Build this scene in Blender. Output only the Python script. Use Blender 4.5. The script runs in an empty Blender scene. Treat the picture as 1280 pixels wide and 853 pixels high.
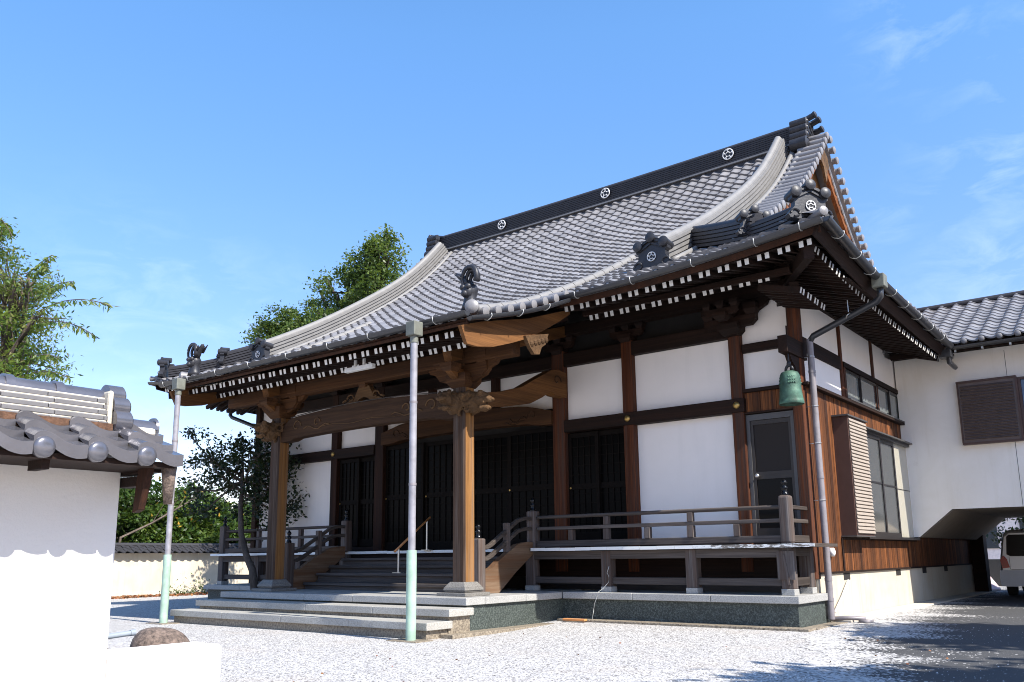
import bpy, bmesh, math, random
import numpy as np
from mathutils import Vector, Matrix
random.seed(7); RNG = np.random.default_rng(11)
SC = bpy.context.scene
COL = SC.collection
# ------------------------------------------------------------------ camera
YAW, PITCH, ROLL = 0.663139, 0.192808, 0.010727
cam_d = bpy.data.cameras.new('camera'); cam = bpy.data.objects.new('camera', cam_d); COL.objects.link(cam)
SC.camera = cam
w = Vector((-math.sin(YAW)*math.cos(PITCH), math.cos(YAW)*math.cos(PITCH), math.sin(PITCH)))
r = Vector((math.cos(YAW), math.sin(YAW), 0)); d = -r.cross(w)
cr, sr = math.cos(ROLL), math.sin(ROLL)
r2 = r*cr + d*sr; d2 = -r*sr + d*cr
cam.matrix_world = Matrix(((r2.x, -d2.x, -w.x, -0.172307), (r2.y, -d2.y, -w.y, 0.13321), (r2.z, -d2.z, -w.z, 0.963366), (0, 0, 0, 1)))
cam_d.sensor_width = 36; cam_d.lens = 1074.292*36/1280; cam_d.shift_y = (486.3686-426.5)/1280
cam_d.clip_start = 0.05; cam_d.clip_end = 2000
# ------------------------------------------------------------------ light
SUN_TO = Vector((1.0, -0.11, 1.02)).normalized()
world = bpy.data.worlds.new('World'); SC.world = world; world.use_nodes = True
nt = world.node_tree; nt.nodes.clear()
def N(t, k, **kw):
    n = t.nodes.new(k)
    for a, b in kw.items():
        if a in n.inputs.keys() if isinstance(a, str) else False: n.inputs[a].default_value = b
        else: setattr(n, a, b)
    return n
out = N(nt, 'ShaderNodeOutputWorld'); bg = N(nt, 'ShaderNodeBackground'); sky = N(nt, 'ShaderNodeTexSky')
sky.sky_type = 'NISHITA'; sky.sun_disc = False
sky.sun_elevation = math.asin(SUN_TO.z); sky.sun_rotation = math.atan2(SUN_TO.x, SUN_TO.y)
sky.air_density = 1.0; sky.dust_density = 0.35; sky.ozone_density = 2.0
bg.inputs['Strength'].default_value = 0.15
tc = N(nt, 'ShaderNodeTexCoord')
hsv = N(nt, 'ShaderNodeHueSaturation'); hsv.inputs['Saturation'].default_value = 1.2; hsv.inputs['Value'].default_value = .95
nt.links.new(sky.outputs['Color'], hsv.inputs['Color'])
spz = N(nt, 'ShaderNodeSeparateXYZ'); nt.links.new(tc.outputs['Generated'], spz.inputs[0])
zr = N(nt, 'ShaderNodeValToRGB'); nt.links.new(spz.outputs['Z'], zr.inputs['Fac'])   # tints and dims the sky towards the horizon
zr.color_ramp.elements[0].position = .0; zr.color_ramp.elements[0].color = (.84, .66, .68, 1)
zr.color_ramp.elements[1].position = .55; zr.color_ramp.elements[1].color = (1, 1, 1, 1)
e_ = zr.color_ramp.elements.new(.22); e_.color = (.82, .70, .78, 1)
skm = N(nt, 'ShaderNodeMixRGB'); skm.blend_type = 'MULTIPLY'; skm.inputs['Fac'].default_value = 1
nt.links.new(hsv.outputs['Color'], skm.inputs['Color1']); nt.links.new(zr.outputs['Color'], skm.inputs['Color2'])
mp = N(nt, 'ShaderNodeMapping'); mp.inputs['Scale'].default_value = (14, 14, 38)
mp.inputs['Rotation'].default_value = (0.25, 0.1, 0)
nz = N(nt, 'ShaderNodeTexNoise'); nz.inputs['Scale'].default_value = 1.0; nz.inputs['Detail'].default_value = 9; nz.inputs['Roughness'].default_value = 0.62; nz.inputs['Distortion'].default_value = 0.5
nt.links.new(tc.outputs['Generated'], mp.inputs['Vector']); nt.links.new(mp.outputs['Vector'], nz.inputs['Vector'])
def blob(v, rad, amt):   # a patch of thin cloud round a direction of the sky
    ds = N(nt, 'ShaderNodeVectorMath', operation='DISTANCE'); ds.inputs[1].default_value = v
    nt.links.new(tc.outputs['Generated'], ds.inputs[0])
    mr = N(nt, 'ShaderNodeMapRange'); mr.interpolation_type = 'SMOOTHSTEP'
    mr.inputs['From Min'].default_value = rad; mr.inputs['From Max'].default_value = 0
    mr.inputs['To Min'].default_value = 0; mr.inputs['To Max'].default_value = amt
    nt.links.new(ds.outputs['Value'], mr.inputs['Value']); return mr.outputs['Result']
def raydir(px, py):
    return (r2*((px-640)/1074.292) + d2*((py-486.3686)/1074.292) + w).normalized()
acc = None
for px, py, rad, amt in ((150, 370, .14, .55), (260, 385, .12, .55), (330, 385, .1, .4), (1150, 25, .10, .75), (1265, 200, .13, .7), (1210, 235, .07, .7), (1260, 345, .13, .75), (1110, 275, .05, .55), (1180, 375, .08, .5), (1280, 95, .1, .6), (300, 520, .25, .5), (190, 560, .2, .4), (40, 500, .3, .25)):
    b = blob(raydir(px, py), rad, amt*.18)
    if acc is None: acc = b
    else:
        ad = N(nt, 'ShaderNodeMath', operation='MAXIMUM'); nt.links.new(acc, ad.inputs[0]); nt.links.new(b, ad.inputs[1]); acc = ad.outputs[0]
rp = N(nt, 'ShaderNodeMapRange'); rp.inputs['From Min'].default_value = .46; rp.inputs['From Max'].default_value = .72
nt.links.new(nz.outputs['Fac'], rp.inputs['Value'])
mu = N(nt, 'ShaderNodeMath', operation='MULTIPLY'); nt.links.new(acc, mu.inputs[0]); nt.links.new(rp.outputs['Result'], mu.inputs[1])
mx = N(nt, 'ShaderNodeMixRGB'); mx.inputs['Color2'].default_value = (5.2, 5.6, 6.2, 1)
nt.links.new(mu.outputs[0], mx.inputs['Fac']); nt.links.new(skm.outputs['Color'], mx.inputs['Color1'])
nt.links.new(mx.outputs['Color'], bg.inputs['Color']); nt.links.new(bg.outputs['Background'], out.inputs['Surface'])
sun_d = bpy.data.lights.new('sun', 'SUN'); sun_d.energy = 4.1; sun_d.angle = math.radians(0.53); sun_d.color = (1, .95, .87)
sun = bpy.data.objects.new('sun', sun_d); COL.objects.link(sun); sun.location = (20, -5, 25)
sun.rotation_euler = (-SUN_TO).to_track_quat('-Z', 'Y').to_euler()
SC.view_settings.view_transform = 'Standard'; SC.view_settings.look = 'None'; SC.view_settings.gamma = 1
SC.view_settings.exposure = 1.24; SC.view_settings.use_curve_mapping = False
try:
    SC.cycles.max_bounces = 6; SC.cycles.diffuse_bounces = 4; SC.cycles.transparent_max_bounces = 8
    SC.cycles.use_denoising = True; SC.cycles.filter_width = 1.0; SC.cycles.denoising_prefilter = 'ACCURATE'
except Exception: pass
# ------------------------------------------------------------------ materials
def _mat(name):
    m = bpy.data.materials.new(name); m.use_nodes = True
    return m, m.node_tree, m.node_tree.nodes['Principled BSDF']
def _noise(t, scale, detail=6, rough=.6, dist=0, vec=None, mapscale=None, rot=None):
    n = t.nodes.new('ShaderNodeTexNoise'); n.inputs['Scale'].default_value = scale; n.inputs['Detail'].default_value = detail
    n.inputs['Roughness'].default_value = rough; n.inputs['Distortion'].default_value = dist
    tcn = t.nodes.new('ShaderNodeTexCoord')
    src = tcn.outputs['Object']
    if mapscale:
        m = t.nodes.new('ShaderNodeMapping'); m.inputs['Scale'].default_value = mapscale
        t.links.new(src, m.inputs['Vector']); src = m.outputs['Vector']
    t.links.new(src, n.inputs['Vector']); return n
def _ramp(t, src, stops):
    rp = t.nodes.new('ShaderNodeValToRGB'); e = rp.color_ramp.elements
    while len(e) < len(stops): e.new(.5)
    for el, (p, c) in zip(e, stops): el.position = p; el.color = (*c, 1)
    t.links.new(src, rp.inputs['Fac']); return rp.outputs['Color']
def _mix(t, fac, a, b, mode='MIX'):
    m = t.nodes.new('ShaderNodeMixRGB'); m.blend_type = mode
    for v, k in ((fac, 'Fac'), (a, 'Color1'), (b, 'Color2')):
        if hasattr(v, 'is_linked'): t.links.new(v, m.inputs[k])
        elif isinstance(v, (int, float)): m.inputs[k].default_value = v
        else: m.inputs[k].default_value = (*v, 1)
    return m.outputs['Color']
def _bump(t, p, src, strength, dist=.01):
    b = t.nodes.new('ShaderNodeBump'); b.inputs['Strength'].default_value = strength; b.inputs['Distance'].default_value = dist
    t.links.new(src, b.inputs['Height']); t.links.new(b.outputs['Normal'], p.inputs['Normal'])
def simple(name, c, rough=.6, metal=0, var=.15, scale=8, bump=0, bscale=60, spec=.5, tone=False):
    m, t, p = _mat(name)
    n = _noise(t, scale, 5)
    a = tuple(x*(1-var) for x in c); b = tuple(min(1, x*(1+var)) for x in c)
    col = _ramp(t, n.outputs['Fac'], [(.3, a), (.7, b)])
    if tone:
        big = _noise(t, .8, 7, .7, .6)
        col = _mix(t, _ramp(t, big.outputs['Fac'], [(.5, (0,)*3), (.72, (.45,)*3)]), col, (c[0]*.55, c[1]*.50, c[2]*.42))
        at = t.nodes.new('ShaderNodeAttribute'); at.attribute_name = 'tone'
        cb = t.nodes.new('ShaderNodeCombineColor')
        for i in range(3): t.links.new(at.outputs['Fac'], cb.inputs[i])
        col = _mix(t, 1.0, col, cb.outputs[0], 'MULTIPLY')
    t.links.new(col, p.inputs['Base Color']); p.inputs['Roughness'].default_value = rough; p.inputs['Metallic'].default_value = metal
    p.inputs['Specular IOR Level'].default_value = spec
    if bump: _bump(t, p, _noise(t, bscale, 4).outputs['Fac'], bump)
    return m
def wood(name, dark, light, axis='Z', grey=None, greyamt=.5, fine=60, rough=.75, bump=.35, spec=.25, tone=False):
    m, t, p = _mat(name)
    lo = 1.2
    ms = {'X': (lo, fine, fine), 'Y': (fine, lo, fine), 'Z': (fine, fine, lo)}[axis]
    n = _noise(t, 1, 8, .65, .6, mapscale=ms)
    col = _ramp(t, n.outputs['Fac'], [(.28, dark), (.5, tuple((a+b)/2 for a, b in zip(dark, light))), (.72, light)])
    big = _noise(t, 1, 4, .6, .3, mapscale=tuple(x*.09 for x in ms))
    col = _mix(t, _ramp(t, big.outputs['Fac'], [(.35, (.0,)*3), (.7, (.75,)*3)]), col, tuple(x*.45 for x in dark))
    if grey:
        g = _noise(t, 1, 6, .7, .2, mapscale=tuple(x*.35 for x in ms))
        k = _ramp(t, g.outputs['Fac'], [(.5-greyamt*.3, (0,)*3), (.78-greyamt*.25, (1,)*3)])
        col = _mix(t, k, col, grey)
    if tone:
        at = t.nodes.new('ShaderNodeAttribute'); at.attribute_name = 'tone'; cb = t.nodes.new('ShaderNodeCombineColor')
        for i in range(3): t.links.new(at.outputs['Fac'], cb.inputs[i])
        col = _mix(t, 1.0, col, cb.outputs[0], 'MULTIPLY')
    t.links.new(col, p.inputs['Base Color']); p.inputs['Roughness'].default_value = rough; p.inputs['Specular IOR Level'].default_value = spec
    _bump(t, p, n.outputs['Fac'], bump, .008)
    return m
MAT = {}
MAT['tile'] = simple('roof_tile', (.185, .178, .18), .45, .0, .12, 2.5, .12, 40, .75, tone=True)
MAT['tile_dark'] = simple('ridge_tile', (.036, .035, .039), .5, .0, .15, 5, .15, 30, .25)  # main and corner ridges: shade on their faces put into the dark colour
MAT['tile_light'] = simple('ridge_tile_pale', (.185, .178, .17), .55, .0, .12, 6, .15, 30, .5)
MAT['tile_glazed'] = simple('wall_roof_tile', (.135, .132, .147), .25, .55, .12, 6, .1, 25, .8)
MAT['tile_noshi'] = simple('wall_ridge_tile', (.15, .142, .14), .38, .2, .12, 9, .12, 30, .7)
MAT['oni'] = simple('demon_tile', (.026, .026, .03), .45, .1, .3, 9, .3, 25, .4)
MAT['mortar'] = simple('mortar', (.52, .47, .38), .9, 0, .2, 14, .5, 40)
MAT['soil'] = simple('clay_bed', (.09, .045, .025), .95, 0, .5, 22, .8, 40)
MAT['white'] = simple('white_paint', (.66, .655, .64), .6, 0, .05, 8, .1, 50)
def plaster(name, c, stain, amt=.15, bump=.15):
    m, t, p = _mat(name)
    n = _noise(t, 1.1, 7, .62, .4); f = _noise(t, 34, 3, .6)
    col = _ramp(t, n.outputs['Fac'], [(.25, tuple(a*(1-amt)+b*amt for a, b in zip(c, stain))), (.6, c)])
    st2 = _noise(t, 1, 6, .65, .2, mapscale=(5, 5, .5)); st3 = _noise(t, 2.3, 8, .75, .5)
    col = _mix(t, _ramp(t, st2.outputs['Fac'], [(.52, (0,)*3), (.8, (amt*1.1,)*3)]), col, stain)
    col = _mix(t, _ramp(t, st3.outputs['Fac'], [(.62, (0,)*3), (.75, (amt*.8,)*3)]), col, tuple(x*.8 for x in stain))
    t.links.new(col, p.inputs['Base Color']); p.inputs['Roughness'].default_value = .85; p.inputs['Specular IOR Level'].default_value = .25
    _bump(t, p, f.outputs['Fac'], bump, .004); return m
MAT['plaster'] = plaster('white_plaster', (.83, .785, .755), (.70, .67, .64), .35)
MAT['plaster_annex'] = plaster('annex_plaster', (.88, .84, .79), (.70, .65, .56), .45)
MAT['plaster_old'] = plaster('old_plaster', (.60, .53, .41), (.40, .33, .23), .6, .4)
MAT['plaster_rough'] = plaster('rough_plaster', (.64, .60, .565), (.62, .60, .56), .3, .8)
MAT['foundation'] = plaster('foundation_plaster', (.48, .44, .365), (.40, .31, .20), .6)
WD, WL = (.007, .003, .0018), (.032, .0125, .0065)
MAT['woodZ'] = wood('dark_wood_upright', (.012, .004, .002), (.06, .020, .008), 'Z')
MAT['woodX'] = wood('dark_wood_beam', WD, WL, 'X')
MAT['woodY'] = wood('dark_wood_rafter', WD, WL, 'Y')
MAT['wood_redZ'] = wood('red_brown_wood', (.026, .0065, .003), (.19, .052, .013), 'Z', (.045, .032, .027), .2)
MAT['board'] = wood('weathered_boards', (.085, .024, .007), (.42, .15, .042), 'Z', (.03, .012, .007), .5, 55, .7, .5, tone=True)
MAT['boardX'] = wood('gable_boards', (.24, .11, .04), (.55, .32, .15), 'Z', None, 0, 50)
MAT['bargeboard'] = wood('barge_board', (.022, .0075, .004), (.07, .025, .010), 'Y')
MAT['gable_barge'] = wood('gable_barge_board', (.10, .032, .010), (.30, .105, .03), 'Y')  # lighter copy of the barge board, sunlight on the gable put into its colour
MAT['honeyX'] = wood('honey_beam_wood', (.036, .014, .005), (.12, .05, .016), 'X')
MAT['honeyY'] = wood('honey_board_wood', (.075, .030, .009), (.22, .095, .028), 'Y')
MAT['carve'] = wood('carved_wood', (.055, .028, .012), (.19, .105, .046), 'X', None, 0, 25, .8, .6)
MAT['carve_dark'] = wood('carved_dark_wood', (.026, .012, .006), (.085, .042, .019), 'X', None, 0, 25, .8, .6)
MAT['post_front'] = wood('porch_post_worn_shaded', (.022, .011, .006), (.085, .045, .026), 'Z', (.10, .078, .065), .15, 40)  # column fronts: grey weathering, with their shade also put into the colour
MAT['post'] = wood('porch_post_wood', (.12, .050, .015), (.38, .185, .056), 'Z', (.16, .11, .075), .1, 40)
MAT['greyX'] = wood('grey_rail_wood', (.04, .031, .027), (.145, .122, .11), 'X', None, 0, 50)
MAT['greyY'] = wood('grey_rail_wood_deep', (.035, .025, .020), (.11, .09, .076), 'Y', None, 0, 50)
MAT['greyZ'] = wood('grey_post_wood', (.05, .037, .033), (.21, .188, .178), 'Z', (.07, .04, .027), .35, 50)
MAT['stringer'] = wood('stringer_wood', (.11, .062, .032), (.26, .18, .12), 'Y', (.11, .05, .022), .4, 26)
MAT['lattice'] = simple('lattice_wood', (.006, .0042, .0034), .75, 0, .3, 12, 0, 10, .12)
MAT['frame_dark'] = simple('bronze_aluminium', (.03, .024, .021), .5, .2, .1, 9)
MAT['frame_black'] = simple('black_aluminium', (.018, .015, .016), .35, .3, .1, 9)
MAT['frame_grey'] = simple('grey_aluminium', (.075, .072, .072), .5, .2, .1, 9)
MAT['shutter_pale'] = simple('pale_shutter', (.32, .27, .225), .5, .1, .06, 5)
MAT['shutter_side'] = simple('shutter_case', (.075, .04, .032), .5, .2, .1, 6)
MAT['shutter_brown'] = simple('brown_shutter', (.125, .092, .082), .5, .15, .1, 5)
MAT['gutter'] = simple('dark_gutter', (.045, .046, .05), .32, .3, .12, 5, 0, 10, .6)
MAT['pipe'] = simple('grey_pipe', (.21, .19, .20), .5, .1, .2, 5)
MAT['pole'] = simple('pole_paint', (.27, .262, .285), .45, .15, .25, 6)
MAT['sleeve'] = simple('mint_paint', (.29, .41, .325), .55, 0, .22, 5)
MAT['hopper'] = simple('hopper_grey', (.14, .145, .12), .6, .1, .2, 9)
MAT['wire'] = simple('bracket_wire', (.5, .5, .48), .5, .3, .1)
MAT['brass'] = simple('brass', (.45, .30, .10), .4, .8, .2, 20)
MAT['finial'] = simple('black_bronze', (.012, .012, .014), .22, .6, .2, 12)
MAT['steel'] = simple('stainless', (.50, .49, .47), .3, .8, .08)
MAT['grip'] = simple('wood_grip', (.42, .18, .06), .5, 0, .15, 14)
MAT['bell'] = simple('verdigris', (.05, .108, .078), .62, .35, .75, 7, .3, 40)
MAT['stone_trim'] = simple('granite_kerb', (.40, .395, .37), .8, 0, .22, 3.0, .35, 150)
MAT['rubber'] = simple('tyre_rubber', (.02, .02, .02), .8)
MAT['van'] = simple('van_paint', (.62, .63, .65), .25, .2, .03, 3, 0, 10, .6)
MAT['van_bumper'] = simple('van_bumper', (.50, .51, .54), .35, .1, .04)
MAT['red_lamp'] = simple('red_lens', (.38, .012, .012), .2, 0, .1, 6)
MAT['bark'] = wood('bark', (.06, .045, .035), (.20, .16, .13), 'Z', None, 0, 20, .9, .8)
MAT['bark_dark'] = wood('dark_bark', (.025, .02, .016), (.09, .07, .055), 'Z', None, 0, 20, .9, .8)
MAT['rock'] = simple('boulder_stone', (.12, .088, .07), .9, 0, .7, 28, 1.0, 60)
MAT['pvc'] = simple('grey_pvc', (.22, .25, .28), .4, 0, .06)
MAT['orange'] = simple('terracotta', (.55, .22, .07), .8)
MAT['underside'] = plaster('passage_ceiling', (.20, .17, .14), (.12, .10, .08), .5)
MAT['concrete'] = plaster('concrete_apron', (.55, .50, .42), (.34, .29, .23), .5, .5)
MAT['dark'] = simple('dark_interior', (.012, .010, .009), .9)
MAT['lightbox'] = simple('lamp_cover', (.62, .62, .60), .5)
MAT['house_wall'] = simple('pink_wall', (.72, .62, .58), .8)
MAT['pinkboard'] = simple('pink_board', (.62, .48, .50), .6)
def speckle(name, c1, c2, c3, scale):
    m, t, p = _mat(name)
    n = _noise(t, scale, 3, .8); n2 = _noise(t, 1.4, 5, .6)
    col = _ramp(t, n.outputs['Fac'], [(.40, c1), (.5, c2), (.62, c3)])
    col = _mix(t, _ramp(t, n2.outputs['Fac'], [(.35, (0,)*3), (.75, (.5,)*3)]), col, tuple(x*.55 for x in c2))
    t.links.new(col, p.inputs['Base Color']); p.inputs['Roughness'].default_value = .6; return m
MAT['granite'] = speckle('speckled_granite', (.018, .023, .02), (.042, .054, .048), (.12, .14, .125), 46)
MAT['granite_step'] = speckle('step_granite', (.24, .228, .205), (.36, .345, .31), (.46, .44, .40), 90)
MAT['stone_trim'] = speckle('granite_kerb', (.22, .217, .205), (.35, .343, .325), (.46, .45, .425), 90)
MAT['base_stone'] = speckle('base_stone', (.10, .092, .082), (.17, .16, .145), (.25, .235, .21), 80)
MAT['paver'] = speckle('paver_stone', (.11, .088, .066), (.23, .19, .14), (.32, .27, .20), 30)
def glass(name, c, rough=.08, spec=.6, var=.1):
    m, t, p = _mat(name); p.inputs['Base Color'].default_value = (*c, 1); p.inputs['Roughness'].default_value = rough
    p.inputs['Specular IOR Level'].default_value = spec; p.inputs['Coat Weight'].default_value = .4 if spec > .4 else 0; p.inputs['Coat Roughness'].default_value = .03
    return m
MAT['glass_dark'] = glass('dark_glass', (.005, .005, .006), .2, .1)
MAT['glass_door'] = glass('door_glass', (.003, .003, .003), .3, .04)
MAT['glass_screen'] = glass('door_screen', (.03, .025, .023), .5, .1)
MAT['glass_grey'] = glass('frosted_glass', (.06, .063, .064), .12, .25)
MAT['glass_beige'] = glass('beige_pane', (.42, .39, .31), .2)
MAT['glass_high'] = glass('clerestory_glass', (.15, .165, .16), .1)
MAT['glass_blue'] = glass('blue_glass', (.05, .08, .15), .08)
def deckedge():
    m, t, p = _mat('painted_board_ends')
    n = _noise(t, 1, 8, .7, .4, mapscale=(9, 30, 40)); tcn = t.nodes.new('ShaderNodeTexCoord'); sp = t.nodes.new('ShaderNodeSeparateXYZ'); t.links.new(tcn.outputs['Object'], sp.inputs[0])
    mr = t.nodes.new('ShaderNodeMapRange'); mr.inputs['From Min'].default_value = -6.6; mr.inputs['From Max'].default_value = -5.4; mr.inputs['To Min'].default_value = -.32; mr.inputs['To Max'].default_value = .02
    t.links.new(sp.outputs['X'], mr.inputs['Value'])
    ad = t.nodes.new('ShaderNodeMath'); ad.operation = 'ADD'; t.links.new(n.outputs['Fac'], ad.inputs[0]); t.links.new(mr.outputs[0], ad.inputs[1])
    col = _ramp(t, ad.outputs[0], [(.47, (.74, .74, .72)), (.53, (.17, .15, .13))])
    t.links.new(col, p.inputs['Base Color']); p.inputs['Roughness'].default_value = .7; return m
MAT['deckedge'] = deckedge()
def leafmat(name, cols, trans=.35):
    m, t, p = _mat(name)
    at = t.nodes.new('ShaderNodeAttribute'); at.attribute_name = 'tone'
    n = _noise(t, .9, 3)
    ad = t.nodes.new('ShaderNodeMath'); ad.operation = 'MULTIPLY_ADD'; ad.inputs[1].default_value = .7; ad.inputs[2].default_value = -.15
    t.links.new(n.outputs['Fac'], ad.inputs[0])
    a2 = t.nodes.new('ShaderNodeMath'); a2.operation = 'MULTIPLY_ADD'; a2.inputs[1].default_value = .6; t.links.new(at.outputs['Fac'], a2.inputs[0]); t.links.new(ad.outputs[0], a2.inputs[2])
    col = _ramp(t, a2.outputs[0], [(i/(len(cols)-1)*.8+.1, c) for i, c in enumerate(cols)])
    t.links.new(col, p.inputs['Base Color']); p.inputs['Roughness'].default_value = .45; p.inputs['Specular IOR Level'].default_value = .35
    tr = t.nodes.new('ShaderNodeBsdfTranslucent'); t.links.new(_mix(t, .5, col, (.25, .35, .04)), tr.inputs['Color'])
    ms = t.nodes.new('ShaderNodeMixShader'); ms.inputs['Fac'].default_value = trans
    o = t.nodes['Material Output']; t.links.new(p.outputs[0], ms.inputs[1]); t.links.new(tr.outputs[0], ms.inputs[2]); t.links.new(ms.outputs[0], o.inputs['Surface'])
    return m
MAT['leaf_left'] = leafmat('feathery_leaves', [(.035, .07, .012), (.075, .13, .02), (.14, .19, .032), (.13, .10, .035)], .4)
MAT['leaf_back'] = leafmat('camphor_leaves', [(.018, .042, .010), (.05, .09, .018), (.12, .16, .034)], .35)
MAT['leaf_dark'] = leafmat('camellia_leaves', [(.004, .009, .004), (.008, .017, .007), (.016, .03, .010)], .12)
MAT['leaf_hedge'] = leafmat('hedge_leaves', [(.010, .026, .006), (.03, .065, .012), (.07, .115, .02)], .3)
MAT['leaf_hedge2'] = leafmat('bright_leaves', [(.02, .045, .01), (.055, .105, .018), (.11, .15, .026)], .35)
MAT['leaf_yellow'] = leafmat('autumn_leaves', [(.35, .20, .02), (.50, .30, .04)], .3)
MAT['leaf_fallen'] = leafmat('fallen_leaves', [(.10, .03, .015), (.22, .07, .03), (.30, .16, .06)], .05)
def gravel():
    m, t, p = _mat('white_gravel')
    v = t.nodes.new('ShaderNodeTexVoronoi'); v.inputs['Scale'].default_value = 62; tcn = t.nodes.new('ShaderNodeTexCoord'); t.links.new(tcn.outputs['Object'], v.inputs['Vector'])
    sp = t.nodes.new('ShaderNodeSeparateColor'); t.links.new(v.outputs['Color'], sp.inputs[0])
    col = _ramp(t, sp.outputs[0], [(.0, (.06, .05, .046)), (.15, (.23, .215, .205)), (.36, (.41, .395, .38)), (.85, (.58, .565, .55))])
    e = _ramp(t, v.outputs['Distance'], [(.0, (1,)*3), (.55, (.9,)*3), (.9, (.35,)*3)])
    col = _mix(t, 1.0, col, e, 'MULTIPLY')
    n = _noise(t, 1.3, 5, .6)
    col = _mix(t, _ramp(t, n.outputs['Fac'], [(.52, (0,)*3), (.8, (.55,)*3)]), col, (.36, .31, .26))
    t.links.new(col, p.inputs['Base Color']); p.inputs['Roughness'].default_value = .85
    _bump(t, p, v.outputs['Distance'], -.8, .02); return m
MAT['gravel'] = gravel()
MAT['stone_loose'] = simple('loose_stone', (.60, .585, .565), .85, 0, .15, 9, 0, 10, .3, tone=True)
def asphalt():
    m, t, p = _mat('asphalt_with_grit')
    v = t.nodes.new('ShaderNodeTexVoronoi'); v.inputs['Scale'].default_value = 42; tcn = t.nodes.new('ShaderNodeTexCoord'); t.links.new(tcn.outputs['Object'], v.inputs['Vector'])
    sp = t.nodes.new('ShaderNodeSeparateColor'); t.links.new(v.outputs['Color'], sp.inputs[0])
    big = _noise(t, .55, 6, .65); fine = _noise(t, 90, 3, .7)
    at = t.nodes.new('ShaderNodeAttribute'); at.attribute_name = 'tone'    # how much loose gravel lies on the tarmac
    s = t.nodes.new('ShaderNodeMath'); s.operation = 'MULTIPLY_ADD'; s.inputs[1].default_value = .55; t.links.new(big.outputs['Fac'], s.inputs[0]); t.links.new(at.outputs['Fac'], s.inputs[2])
    g = t.nodes.new('ShaderNodeMath'); g.operation = 'GREATER_THAN'; t.links.new(s.outputs[0], g.inputs[0])
    mm = t.nodes.new('ShaderNodeMath'); mm.operation = 'MULTIPLY_ADD'; mm.inputs[1].default_value = .95; mm.inputs[2].default_value = .2; t.links.new(sp.outputs[0], mm.inputs[0]); t.links.new(mm.outputs[0], g.inputs[1])
    base = _ramp(t, fine.outputs['Fac'], [(.35, (.028, .028, .030)), (.7, (.075, .075, .076))])
    col = _mix(t, g.outputs[0], base, _ramp(t, sp.outputs[1], [(0, (.12, .11, .10)), (.3, (.36, .35, .34)), (1, (.58, .565, .55))]))
    t.links.new(col, p.inputs['Base Color']); p.inputs['Roughness'].default_value = .85
    _bump(t, p, fine.outputs['Fac'], .4, .01); return m
MAT['asphalt'] = asphalt()
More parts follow.
